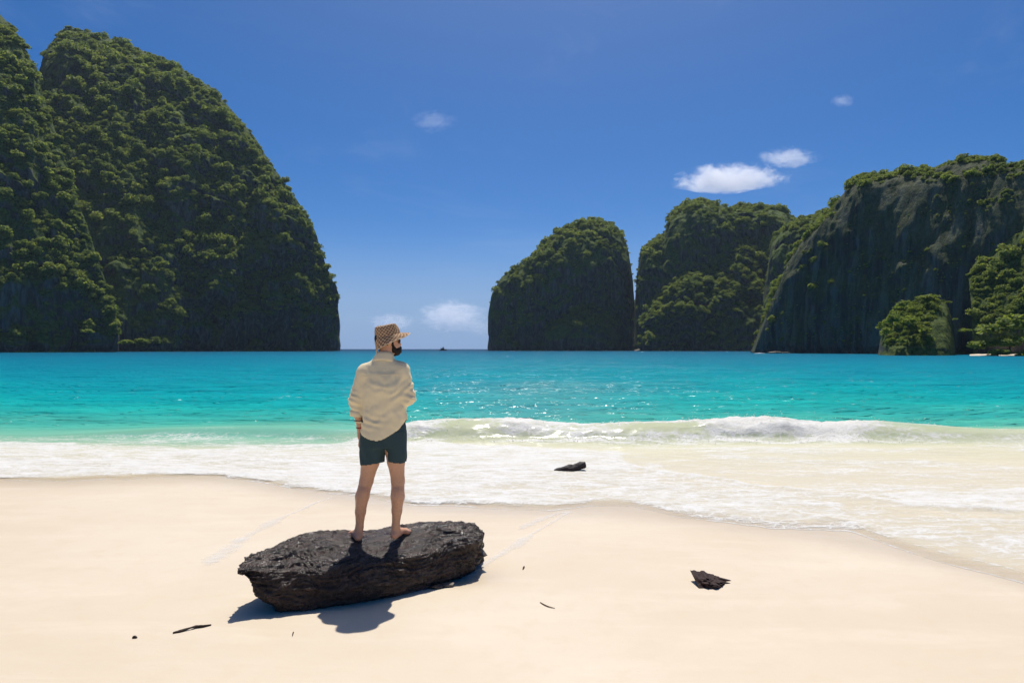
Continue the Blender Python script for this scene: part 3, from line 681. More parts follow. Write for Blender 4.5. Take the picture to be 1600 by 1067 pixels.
def trunk_mesh(seed, h=0.75, r=0.045):
    rg = np.random.default_rng(seed); V = []; Fc = []
    def limb(a, b, r0, r1, n=6):
        a, b = np.array(a, float), np.array(b, float); d = b - a; L = np.linalg.norm(d); d /= L
        t1 = np.cross(d, [0.3, 0.9, 0.1]); t1 /= np.linalg.norm(t1); t2 = np.cross(d, t1); s = len(V)
        mid = (a + b) / 2 + rg.normal(size=3) * L * 0.06
        for p, rr_ in ((a, r0), (mid, (r0 + r1) / 2), (b, r1)):
            for k in range(n):
                th = 6.283 * k / n; V.append(p + (t1 * math.cos(th) + t2 * math.sin(th)) * rr_)
        for lv in range(2):
            for k in range(n):
                Fc.append([s + lv * n + k, s + lv * n + (k + 1) % n, s + (lv + 1) * n + (k + 1) % n, s + (lv + 1) * n + k])
    fork = np.array([rg.normal() * 0.06, rg.normal() * 0.06, h * 0.55])
    limb((0, 0, -0.35), fork, r * 1.3, r)
    for k in range(4):
        an = k * 1.57 + rg.random(); limb(fork, (math.cos(an) * 0.45, math.sin(an) * 0.45, h * (0.85 + 0.3 * rg.random())), r * 0.7, r * 0.25)
    return np.array(V), np.array(Fc)

CROWNS = []; TRUNKS = []
for i in range(7):
    v_, f_ = crown_mesh(40 + i, lobes=7 + i % 3, flat=0.80 + 0.10 * (i % 4))
    v2, f2 = v_.copy(), f_
    CROWNS.append(mesh_np('crown', v_, f_, smooth=False)); CROWNS[-1].materials.append(MLEAF)
    TRUNKS.append(mesh_np('trunk', *trunk_mesh(70 + i))); TRUNKS[-1].materials.append(MBARK)
PROTO = []; PROTOB = []
for i in range(7):      # a whole small tree, for the forest seen as one mass
    v_, f_ = crown_mesh(40 + i, lobes=7 + i % 3, flat=0.80 + 0.10 * (i % 4), core=False)
    m = mesh_np('forest_tree', v_, f_, smooth=False); m.materials.append(MLEAF)
    PROTO.append(bpy.data.objects.new('forest_tree', m))
    m = m.copy(); m.materials.clear(); m.materials.append(MLEAFB); PROTOB.append(bpy.data.objects.new('bright_tree', m))

def forest_nodes(protos):
    ng = bpy.data.node_groups.new('forest', 'GeometryNodeTree')
    ng.interface.new_socket('Geometry', in_out='INPUT', socket_type='NodeSocketGeometry')
    ng.interface.new_socket('Geometry', in_out='OUTPUT', socket_type='NodeSocketGeometry')
    gi = ng.nodes.new('NodeGroupInput'); go = ng.nodes.new('NodeGroupOutput')
    join = ng.nodes.new('GeometryNodeJoinGeometry')
    for o in reversed(protos):
        oi = ng.nodes.new('GeometryNodeObjectInfo'); oi.inputs['Object'].default_value = o; oi.inputs['As Instance'].default_value = True
        ng.links.new(oi.outputs['Geometry'], join.inputs[0])
    iop = ng.nodes.new('GeometryNodeInstanceOnPoints'); iop.inputs['Pick Instance'].default_value = True
    def na(name, typ):
        a = ng.nodes.new('GeometryNodeInputNamedAttribute'); a.data_type = typ; a.inputs['Name'].default_value = name
        return a.outputs[0]
    ng.links.new(gi.outputs[0], iop.inputs['Points']); ng.links.new(join.outputs[0], iop.inputs['Instance'])
    ng.links.new(na('kind', 'INT'), iop.inputs['Instance Index'])
    ng.links.new(na('turn', 'FLOAT_VECTOR'), iop.inputs['Rotation']); ng.links.new(na('size', 'FLOAT_VECTOR'), iop.inputs['Scale'])
    ng.links.new(iop.outputs[0], go.inputs[0])
    return ng
FOREST = forest_nodes(PROTO); FORESTB = forest_nodes(PROTOB)
def forest(name, pts, label, seed):
    rg = np.random.default_rng(seed); n = len(pts)
    m = bpy.data.meshes.new(name); m.vertices.add(n); m.vertices.foreach_set('co', (pts[:, :3] - [0, 0, 0.12] * pts[:, 3:4]).astype(np.float32).ravel())
    a = m.attributes.new('kind', 'INT', 'POINT'); a.data.foreach_set('value', rg.integers(0, 7, n).astype(np.int32))
    vattr(m, 'turn', np.stack([rg.normal(0, 0.12, n), rg.normal(0, 0.12, n), rg.random(n) * 6.283], -1))
    s = pts[:, 3:4] * 0.62 * np.concatenate([np.ones((n, 2)), (0.85 + 0.5 * rg.random((n, 1)))], -1)
    vattr(m, 'size', s)
    m.materials.append(MLEAF)
    o = link(name, m, None, kind='stuff', label=label, category='forest')
    md = o.modifiers.new('forest', 'NODES'); md.node_group = FORESTB if 'bright' in label else FOREST
    return o

allv = {k: np.concatenate(v) for k, v in VEG.items()}
# the largest trees of the near headland stand as trees of their own
near = allv['left near']; near = near[(np.abs((near[:, 0] / near[:, 1]) * F + 800 - 90) < 130) & (CAM_H - (near[:, 2] - CAM_H) < 1e9)]
L1 = allv['left near']
inview = ((L1[:, 0] / L1[:, 1] * F + 800) > -10) & ((L1[:, 2] - CAM_H) / L1[:, 1] * F < 560)
order = np.argsort(-np.where(inview, L1[:, 3], 0)); solo = order[:110]
mask = np.ones(len(L1), bool); mask[solo] = False; allv['left near'] = L1[mask]
def tree(pos, size, yaw, kind, label, group, bright=False, squash=1.0, sink=0.3):
    root = empty('tree', pos, label=label, category='tree', group=group)
    root.rotation_euler = (0, 0, yaw); root.scale = (size, size, size * squash)
    c = bpy.data.objects.new('crown', CROWNSB[kind] if bright else CROWNS[kind]); col.objects.link(c); c.parent = root
    k = bpy.data.objects.new('trunk', TRUNKS[kind]); col.objects.link(k); k.parent = root
    return root
CROWNSB = []
for m in CROWNS:
    b = m.copy(); b.materials.clear(); b.materials.append(MLEAFB); CROWNSB.append(b)
rg = random.Random(5)
for i in solo:
    x_, y_, z_, s_ = L1[i]
    tree((x_, y_, z_), s_ * 0.62, rg.random() * 6.28, rg.randrange(7), 'leafy green tree clinging to the nearest headland at the far left', 'trees on the near left headland')
labels = {'left near': 'green tree cover on the nearest headland at the far left edge', 'left dome': 'dark green jungle clinging to the great left dome',
          'islet': 'green scrub on the rounded islet right of the sea gap', 'right back': 'green forest on the ridges in the middle of the right wall',
          'right near': 'green trees along the edges of the big right hand wall', 'outcrop': 'bright scrub on the small shore outcrop'}
for i, (k, v) in enumerate(allv.items()):
    forest('cliff_forest', v, labels[k], 900 + i)
print('trees', {k: len(v) for k, v in allv.items()})

# individual trees one can tell apart along the right shore, on the outcrop and low on the left wall
def ground_at(objs, x, y, z0=400):
    return None
def shore_tree(px, py, d, w_px, label, group, kind, squash=1.0, bright=True):
    """crown centred where the photograph shows it, rooted below on the shore"""
    size = w_px * d / F / 2
    p = P3(px, py, d)
    return tree((p[0], p[1], p[2] - 0.55 * size), size, kind * 1.3, kind % 7, label, group, bright, squash)
for i, (px, py, d, w, sq, lab) in enumerate([
    (1590, 497, 228, 62, 0.8, 'tallest bright spreading tree on the right edge shore'),
    (1548, 506, 230, 56, 0.55, 'flat topped bright tree on the shore left of the tallest one'),
    (1578, 528, 226, 58, 0.6, 'low bright tree in front of the tallest shore tree'),
    (1540, 533, 229, 46, 0.55, 'low dull bush under the flat topped shore tree'),
    (1600, 545, 222, 44, 0.5, 'small bush at the waterline at the right edge'),
    (1560, 545, 225, 38, 0.5, 'yellowish bush beside the strip of far beach'),
    (1506, 514, 234, 20, 0.5, 'small shrub on the wall just right of the outcrop'),
    (1492, 497, 236, 10, 0.6, 'tiny shrub perched above the right flank of the outcrop')]):
    shore_tree(px, py, d, w, lab, 'trees on the right hand shore', i, sq)
for i, (px, py, d, w, sq, lab) in enumerate([
    (1412, 474, 254, 22, 0.9, 'bright leafy bush on the upper left shoulder of the outcrop'),
    (1452, 461, 262, 30, 0.55, 'bright bush crowning the top of the outcrop'),
    (1478, 470, 258, 15, 0.5, 'small bush on the right brow of the outcrop'),
    (1395, 497, 246, 26, 0.9, 'bright bush on the left flank of the outcrop'),
    (1420, 500, 245, 28, 0.8, 'rounded bright bush in the middle of the outcrop'),
    (1445, 512, 243, 24, 0.6, 'bush on the ledge below the middle of the outcrop'),
    (1385, 515, 242, 20, 0.9, 'lowest bright bush on the left flank of the outcrop'),
    (1408, 530, 240, 22, 0.6, 'bush near the foot of the outcrop above the water')]):
    shore_tree(px, py, d, w, lab, 'bushes on the rock outcrop', i + 2, sq)
for i, (px, py, d, w, sq, lab) in enumerate([
    (196, 531, 470, 26, 0.6, 'bright yellow green bush low above the water on the left wall'),
    (222, 530, 560, 24, 0.6, 'bright bush right of the other low one on the left wall'),
    (182, 506, 470, 20, 0.8, 'bush above the low bright bushes on the left wall'),
    (136, 515, 455, 18, 0.7, 'bush low on the near left headland above the dark notch')]):
    shore_tree(px, py, d, w, lab, 'low bushes on the left wall', i + 4, sq, i < 2)
shore_tree(446, 281, 716, 17, 'lone tree standing out on the skyline of the left dome', 'skyline trees', 3, 1.0, False)

# a strip of far beach under the shore trees and a few boulders at the waterline
bq = np.array([G_ for G_ in [(1520, 226), (1560, 222), (1600, 216), (1660, 205)]], float)
nb = 60; pxs = np.linspace(1515, 1700, nb); ds = np.interp(pxs, bq[:, 0], bq[:, 1])
w = np.linspace(0, 1, 8)[:, None]
BY = ds[None] - 8 + 30 * w; BX = (pxs[None] - 800) / F * BY; BZ = SEA - 0.5 + 0.95 * sstep(0, 1, w) + 0 * BX + 0.15 * fbm(BX / 3, BY / 3, 0, 2, 3)
link('beach', mesh_np('beach', np.stack([BX, BY, BZ], -1).reshape(-1, 3), grid_faces(8, nb)), MSAND, kind='structure', label='narrow strip of pale beach under the trees on the far right shore')

def boulder(name, loc, r, seed, mat, label, cat='rock', group=None, squash=(1, 1, 1), sub=4, rough=0.35, rotz=0.0):
    bm = bmesh.new(); bmesh.ops.create_icosphere(bm, subdivisions=sub, radius=1.0)
    v = np.array([q.co[:] for q in bm.verts]); f = np.array([[q.index for q in k.verts] for k in bm.faces]); bm.free()
    d = 1 + rough * fbm(v[:, 0] * 1.1, v[:, 1] * 1.1, v[:, 2] * 1.1, 4, seed) + 0.10 * ridged(v[:, 0] * 3, v[:, 1] * 3, v[:, 2] * 5, 3, seed + 4)
    v = v * d[:, None] * np.array(squash) * r
    o = link(name, mesh_np(name, v, f), mat, label=label, category=cat)
    o.location = loc; o.rotation_euler = (0, 0, rotz)
    if group: o['group'] = group
    return o
t = NT('shore_rock'); c = t.coord()
MSHORE = t.done(principled(t, t.mixc(t.noise(c, 0.9, 5), (0.10, 0.085, 0.07), (0.34, 0.29, 0.23)), 0.85, t.bump(t.noise(c, 1.6, 5), 0.8, 0.4), 0.2))
for (px, d, r, lab) in [(1212, 352, 2.0, 'tan boulder at the waterline where the big right wall begins'), (1228, 348, 1.2, 'smaller tan boulder right of the larger one at the wall foot'),
                        (1003, 745, 4.5, 'pale boulder at the foot of the cleft beside the islet')]:
    boulder('boulder', ((px - 800) / F * d, d, SEA + 0.1 * r), r, int(px), MSHORE, lab, 'boulder', squash=(1.7, 1.0, 0.45), sub=3)
for (px, d, w_, lab) in [(1180, 356, 5, 'white water breaking at the foot of the right wall')]:
    x0 = (px - 800) / F * d; n1 = 60
    qx = np.linspace(-w_, w_, n1)[None]; qy = np.linspace(-2.0, 2.0, 12)[:, None]
    zz = SEA + 0.02 + 0.4 * np.exp(-(qy / 1.0) ** 2) * np.exp(-(qx / (w_ * 0.6)) ** 2) * (0.7 + 0.5 * fbm(qx / 1.2, qy / 0.8, 0, 3, 4)) - 0.3 * np.exp(-((np.abs(qx) - w_) / 2) ** 2)
    link('wave_wash', mesh_np('wave_wash', np.stack([x0 + qx + 0 * qy, d - 6 + qy + 0 * qx, zz], -1).reshape(-1, 3), grid_faces(12, n1)), MSPRAY, kind='stuff', label=lab)

# ================================================================== THE LOG
def mat_log():
    t = NT('wet_dark_wood')
    c = t.coord(); at = t.n('Attribute', attribute_name='grain').outputs['Vector']
    mp = t.n('Mapping'); t.t.links.new(at, mp.inputs['Vector']); mp.inputs['Scale'].default_value = (2.2, 22, 22)
    g = t.noise(mp.outputs[0], 1.6, 7, 0.68, 0.5)
    mp2 = t.n('Mapping'); t.t.links.new(at, mp2.inputs['Vector']); mp2.inputs['Scale'].default_value = (9, 60, 60)
    g2 = t.noise(mp2.outputs[0], 1.4, 5, 0.7, 0.3)
    pit = t.n('TexVoronoi', i_Scale=38.0); t.t.links.new(c, pit.inputs['Vector'])
    cm = t.ramp(g, [(0.34, (0.005, 0.003, 0.002)), (0.48, (0.026, 0.014, 0.009)), (0.60, (0.070, 0.038, 0.025)), (0.76, (0.165, 0.105, 0.075))])
    cm = t.mixc(t.mapr(t.noise(c, 2.4, 4), 0.5, 0.7, 0, 0.35), cm, (0.052, 0.032, 0.023))
    rough = t.mapr(t.noise(c, 14.0, 4), 0.35, 0.65, 0.15, 0.42)
    b = t.bump(g, 1.0, 0.026); b = t.bump(g2, 1.0, 0.011, b); b = t.bump(pit.outputs['Distance'], 0.25, 0.008, b)
    return t.done(principled(t, cm, rough, b, 0.6))
MLOG = mat_log()
# stations along the log: crest, shoulder (front of the upper face), front foot, back foot  (seen px, seen py, distance)
ST = [
 [(372, 888, 5.10), (371, 893, 5.07), (372, 896, 5.08), (374, 892, 5.16)],
 [(397, 868, 5.34), (388, 890, 5.10), (392, 912, 5.12), (402, 884, 5.48)],
 [(440, 846, 5.60), (428, 893, 5.16), (420, 938, 5.18), (448, 872, 5.78)],
 [(472, 832, 5.72), (462, 892, 5.22), (440, 958, 5.20), (480, 880, 5.92)],
 [(503, 829, 5.82), (498, 890, 5.29), (484, 953, 5.26), (512, 884, 6.02)],
 [(560, 828, 5.98), (560, 885, 5.42), (552, 943, 5.38), (568, 870, 6.20)],
 [(620, 822, 6.10), (622, 876, 5.58), (612, 929, 5.56), (628, 858, 6.34)],
 [(668, 815, 6.20), (668, 866, 5.73), (660, 918, 5.72), (676, 850, 6.42)],
 [(700, 813, 6.27), (702, 858, 5.88), (696, 906, 5.90), (708, 845, 6.50)],
 [(735, 820, 6.34), (740, 850, 6.04), (732, 892, 6.12), (742, 846, 6.56)],
 [(749, 834, 6.38), (757, 855, 6.18), (752, 878, 6.26), (752, 850, 6.52)]]
S3 = np.array([[P3(*p) for p in st] for st in ST])              # (11, 4, 3)
S3[3:10, 2, 2] = np.minimum(S3[3:10, 2, 2], -0.02)
S3[2:10, 3, 2] = -0.03
def crom(P, t, closed=False):
    n = len(P); k = np.floor(t).astype(int); f = (t - k)[:, None]
    if closed: idx = [(k + o) % n for o in (-1, 0, 1, 2)]
    else: idx = [np.clip(k + o, 0, n - 1) for o in (-1, 0, 1, 2)]
    a, b, c, d = [P[i] for i in idx]
    return 0.5 * ((2 * b) + (c - a) * f + (2 * a - 5 * b + 4 * c - d) * f ** 2 + (3 * b - a - 3 * c + d) * f ** 3)
NU, NV = 420, 260
tu = np.linspace(0, len(ST) - 1, NU)
ctrl = np.stack([crom(S3[:, j], np.clip(tu, 0, len(ST) - 1.0001)) for j in range(4)], 1)      # (NU,4,3)
ring = np.zeros((NU, NV, 3)); tv = np.linspace(0, 4, NV, endpoint=False)
for i in range(NU):
    cr = crom(ctrl[i], tv, True)
    kk = np.floor(tv).astype(int); ff = (tv - kk)[:, None]
    ln = ctrl[i][kk % 4] * (1 - ff) + ctrl[i][(kk + 1) % 4] * ff
    ring[i] = 0.45 * ln + 0.55 * cr
cen = ring.mean(1, keepdims=True)
du = np.gradient(ring, axis=0); dvv = np.gradient(ring, axis=1)
nn = np.cross(du, dvv); nn /= np.linalg.norm(nn, axis=-1, keepdims=True) + 1e-9
if ((ring - cen) * nn).sum() < 0: nn = -nn
axis = np.array([0.80, 0.60, 0.03])
al = ring @ axis; pe = ring @ np.array([-0.6, 0.8, 0.0]); ze = ring[..., 2]
endf = sstep(0, 0.5, tu)[:, None] * (1 - sstep(9.6, 10, tu))[:, None] * 0.7 + 0.3
wv = 0.12 * fbm(al / 0.35, pe / 0.25, ze / 0.25, 2, 601)
wv2 = 0.35 * wv
disp = 0.036 * (ridged(al / 1.1, (pe + wv2) / 0.075, (ze + wv2) / 0.060, 4, 611) - 0.45)
disp = disp + 0.026 * fbm(al / 0.45, pe / 0.18, ze / 0.16, 3, 621) + 0.018 * (ridged(al / 0.16, (pe + wv) / 0.030, (ze + wv) / 0.026, 3, 631) - 0.4)
disp = disp + 0.004 * fbm(al / 0.06, pe / 0.02, ze / 0.02, 3, 641)
rag = (sstep(8.8, 10, tu) + sstep(1.6, 0.0, tu))[:, None]
disp = disp + rag * 0.045 * fbm(al / 0.2, pe / 0.07, ze / 0.06, 3, 651)
# flatter worn patch where the man stands
stand = np.exp(-(((ring[..., 0] + 1.16) / 0.34) ** 2 + ((ring[..., 1] - 5.87) / 0.22) ** 2)) * (nn[..., 2] > 0.3)
disp = disp * (1 - 0.72 * stand) * endf
ring = ring + nn * disp[..., None]
ring[..., 0] += rag * 0.05 * fbm(pe / 0.05, ze / 0.05, 1, 3, 661) * sstep(8.8, 10, tu)[:, None]
V = np.concatenate([ring.reshape(-1, 3), [ring[0].mean(0)], [ring[-1].mean(0)]])
fq = grid_faces(NU, NV, wrap=True)
tri = np.concatenate([fq[:, [0, 1, 2]], fq[:, [0, 2, 3]]])
c0, c1 = NU * NV, NU * NV + 1; j = np.arange(NV); j2 = (j + 1) % NV
tri = np.concatenate([tri, np.stack([np.full(NV, c0), j2, j], -1), np.stack([np.full(NV, c1), (NU - 1) * NV + j, (NU - 1) * NV + j2], -1)])
lm = mesh_np('log', V, tri)
gr = np.stack([V @ axis, V @ np.array([-0.6, 0.8, 0.0]), V[:, 2]], -1); vattr(lm, 'grain', gr)
log = link('driftwood_log', lm, MLOG, label='large dark wet driftwood log lying on the sand under the man', category='driftwood')
LOGBVH = BVHTree.FromPolygons([tuple(v) for v in V], [tuple(int(q) for q in f) for f in tri])
def log_top(x, y):
    h = LOGBVH.ray_cast(Vector((x, y, 2)), Vector((0, 0, -1))); return h[0].z if h[0] else 0.4

# ------------------------------------------------------------------ small debris
t = NT('driftwood_brown'); c = t.coord()
MDRIFT = t.done(principled(t, t.mixc(t.noise(t.coord((4, 14, 14)), 2.0, 6, 0.7), (0.007, 0.004, 0.004), (0.034, 0.017, 0.016)), 0.6, t.bump(t.noise(t.coord((5, 22, 22)), 2.5, 5, 0.7), 0.9, 0.012), 0.45))
t = NT('dark_bark_scrap'); c = t.coord()
MSCRAP = t.done(principled(t, t.mixc(t.noise(c, 26.0, 6, 0.7), (0.012, 0.007, 0.007), (0.070, 0.036, 0.028)), 0.75, t.bump(t.noise(c, 40.0, 5, 0.7), 1.0, 0.012), 0.3))
t = NT('dry_twig'); MTWIG = t.done(principled(t, t.mixc(t.noise(t.coord(), 30.0, 4), (0.10, 0.060, 0.035), (0.26, 0.18, 0.11)), 0.8, None, 0.3))
t = NT('dark_twig'); MTWIGD = t.done(principled(t, t.mixc(t.noise(t.coord(), 30.0, 4), (0.012, 0.008, 0.006), (0.05, 0.03, 0.02)), 0.7, None, 0.3))

def loft(name, pts, radii, mat, seed=0, rough=0.25, sides=18, sub=6, flat=1.0, **props):
    """a knobbly branch through pts with the given radii"""
    pts = np.array(pts, float); radii = np.array(radii, float)
    tq = np.linspace(0, len(pts) - 1.0001, (len(pts) - 1) * sub + 1)
    c = crom(pts, tq); r = crom(radii[:, None], tq)[:, 0]
    d = np.gradient(c, axis=0); d /= np.linalg.norm(d, axis=1, keepdims=True)
    up = np.array([0, 0, 1.0]); s = np.cross(d, up); s /= np.linalg.norm(s, axis=1, keepdims=True) + 1e-9; u2 = np.cross(s, d)
    th = np.linspace(0, 2 * math.pi, sides, endpoint=False)
    L = np.arange(len(tq))[:, None]
    k = 1 + rough * fbm(np.cos(th)[None] * 1.6 + 0 * L, np.sin(th)[None] * 1.6 + 0 * L, L * 0.22 + seed, 3, seed)
    v = c[:, None] + (s[:, None] * np.cos(th)[None, :, None] + u2[:, None] * np.sin(th)[None, :, None] * flat) * (r[:, None] * k)[..., None]
    V = np.concatenate([v.reshape(-1, 3), c[:1], c[-1:]]); nu = len(tq)
    fq = grid_faces(nu, sides, True); tri = np.concatenate([fq[:, [0, 1, 2]], fq[:, [0, 2, 3]]]); j = np.arange(sides); j2 = (j + 1) % sides
    tri = np.concatenate([tri, np.stack([np.full(sides, nu * sides), j2, j], -1), np.stack([np.full(sides, nu * sides + 1), (nu - 1) * sides + j, (nu - 1) * sides + j2], -1)])
    return link(name, mesh_np(name, V, tri), mat, **props)
def gp(px, py, dz=0.0):
    x, y = G(px, py); return np.array([x, y, float(sand_z(np.array(x), np.array(y))) + dz])
# driftwood lying in the wash
a = gp(866, 739); d0 = a[1]; sc = d0 / F
loft('driftwood', [a + [0, 0, .025], a + [10 * sc, .02, .03], a + [22 * sc, .03, .05], a + [32 * sc, .05, .06], a + [42 * sc, .08, .10], a + [49 * sc, .10, .115]],
     [.022, .050, .068, .062, .060, .052], MDRIFT, 31, 0.35, label='dark brown piece of driftwood lying in the foam of the wash', category='driftwood')
# dark scrap with a ragged upper edge
def scrap():
    n, m = 90, 34
    u = np.linspace(0, 1, n)[:, None]; v = np.linspace(0, 1, m)[None, :]
    tl, tr_ = P3(1078, 890, 5.92), P3(1148, 910, 6.02)
    bl, br = P3(1092, 921, 5.72), P3(1136, 924, 5.74)
    top = tl[None, None] * (1 - u[..., None]) + tr_[None, None] * u[..., None]; bot = bl[None, None] * (1 - u[..., None]) + br[None, None] * u[..., None]
    top = top + np.array([0, 0, 1.0]) * (0.010 * np.sin(u * 7 - 1.2) + 0.012 * fbm(u * 11, 0.3, 0.1, 3, 44))[..., None]
    P = bot * (1 - v[..., None]) + top * v[..., None]
    belly = np.sin(np.pi * np.clip(u, 0.0, 1)) ** 0.6 * np.sin(np.pi * v * 0.93) 
    fr_ = P + np.array([0.0, -0.085, 0.012]) * belly[..., None] * (1 + 0.5 * fbm(u * 6, v * 5, 0, 3, 45))[..., None] + np.array([0, -0.02, 0.01]) * ridged(u * 10, v * 7, 0, 3, 46)[..., None] * belly[..., None]
    bk = P + np.array([0.0, 0.045, -0.03]) * belly[..., None]
    V = np.concatenate([fr_.reshape(-1, 3), bk.reshape(-1, 3)]); f = grid_faces(n, m); f2 = f[:, ::-1] + n * m
    e = []
    for i in range(n - 1):
        for jj in (0, m - 1):
            e.append([i * m + jj, (i + 1) * m + jj, n * m + (i + 1) * m + jj, n * m + i * m + jj])
    for jj in range(m - 1):
        for i in (0, n - 1): e.append([i * m + jj, i * m + jj + 1, n * m + i * m + jj + 1, n * m + i * m + jj])
    V[:, 2] += float(sand_z(np.array(1.75), np.array(5.75))) + 0.020
    o = link('bark_scrap', mesh_np('bark_scrap', V, np.concatenate([f, f2, np.array(e)])), MSCRAP, label='ragged dark brown chunk of bark lying alone on the dry sand', category='bark')
    ch = loft('splinter', [P3(1124, 910, 5.84), P3(1138, 912, 5.84), P3(1150, 914, 5.84)], [.022, .014, .004], MSCRAP, 9, 0.3, 8, 4); ch.parent = o
    ch = loft('splinter', [P3(1122, 906, 5.90), P3(1136, 907, 5.90), P3(1147, 910, 5.90)], [.026, .018, .005], MSCRAP, 12, 0.3, 8, 4); ch.parent = o
scrap()
boulder('pebble', tuple(gp(684, 919, 0.012)), 0.040, 51, MLOG, 'dark wet pebble beside the log, the darker left one of two', 'pebble', 'pebbles beside the log', (1.35, 0.8, 0.55), 3, 0.3, 0.5)
boulder('pebble', tuple(gp(700, 916, 0.010)), 0.038, 57, MSHORE, 'greyish pebble beside the log, the right one of two', 'pebble', 'pebbles beside the log', (1.25, 0.8, 0.45), 3, 0.3, 0.2)
fo = [gp(270, 996, .006), gp(283, 993, .008), gp(296, 990, .012), gp(306, 987, .010), gp(318, 985, .009), gp(330, 982, .006)]
loft('stick', fo, [.004, .010, .006, .009, .010, .004], MTWIGD, 3, 0.5, 8, 5, label='thin black crooked stick on the sand left of the log shadow', category='stick')
loft('stick', [gp(844, 940, .004), gp(850, 943.5, .006), gp(858, 946.5, .006), gp(867, 948.5, .004)], [.003, .0045, .004, .002], MTWIG, 4, 0.2, 8, 5, label='thin curved tan twig on the sand right of the log', category='twig')
loft('stick', [gp(207, 1004.5, .006), gp(210, 1003.5, .008), gp(214, 1004, .005)], [.005, .009, .004], MTWIGD, 6, 0.4, 8, 4, label='tiny black chip on the sand at the lower left', category='chip')
loft('stick', [gp(457, 994, .003), gp(458, 990, .006), gp(459, 988, .004)], [.002, .004, .002], MTWIGD, 7, 0.3, 8, 4, label='tiny dark chip on the sand below the left end of the log', category='chip')
loft('stick', [gp(817, 894, .004), gp(818.5, 891, .008), gp(819, 889, .004)], [.004, .007, .003], MTWIGD, 8, 0.3, 8, 4, label='tiny dark chip on the sand right of the log', category='chip')

# ================================================================== THE MAN
def surface_nets(f, org, h):
    nx, ny, nz = f.shape
    s = f < 0
    acc = np.zeros((nx - 1, ny - 1, nz - 1, 3), np.float32); cnt = np.zeros((nx - 1, ny - 1, nz - 1), np.float32)
    corners = [(a, b, c) for a in (0, 1) for b in (0, 1) for c in (0, 1)]
    sl = lambda o, n: slice(o, n - 1 + o)
    for a in corners:
        for ax in range(3):
            if a[ax] == 1: continue
            b = list(a); b[ax] = 1
            fa = f[sl(a[0], nx), sl(a[1], ny), sl(a[2], nz)]; fb = f[sl(b[0], nx), sl(b[1], ny), sl(b[2], nz)]
            m = (fa < 0) != (fb < 0)
            if not m.any(): continue
            tt = fa[m] / (fa[m] - fb[m])
            p = np.tile(np.array(a, np.float32), (m.sum(), 1)); p[:, ax] = tt
            acc[m] += p; cnt[m] += 1
    act = cnt > 0; idx = -np.ones(act.shape, np.int64); idx[act] = np.arange(act.sum())
    I, J, K = np.nonzero(act)
    verts = (np.stack([I, J, K], -1) + acc[act] / cnt[act][:, None]) * h + np.array(org)
    faces = []
    for ax in range(3):
        o = [(1, 2), (2, 0), (0, 1)][ax]
        A = s[tuple(slice(0, n - 1) if k == ax else slice(1, n - 1) for k, n in enumerate(f.shape))]
        B = s[tuple(slice(1, n) if k == ax else slice(1, n - 1) for k, n in enumerate(f.shape))]
        m = np.argwhere(A != B)
        if not len(m): continue
        inv = A[A != B]
        base = m.copy()
        for k in range(3):
            if k != ax: base[:, k] += 1
        def cell(d1, d2):
            q = base.copy(); q[:, o[0]] -= d1; q[:, o[1]] -= d2
            return idx[q[:, 0], q[:, 1], q[:, 2]]
        quad = np.stack([cell(1, 1), cell(0, 1), cell(0, 0), cell(1, 0)], -1)
        quad[~inv] = quad[~inv][:, ::-1]
        faces.append(quad)
    return verts, np.concatenate(faces)

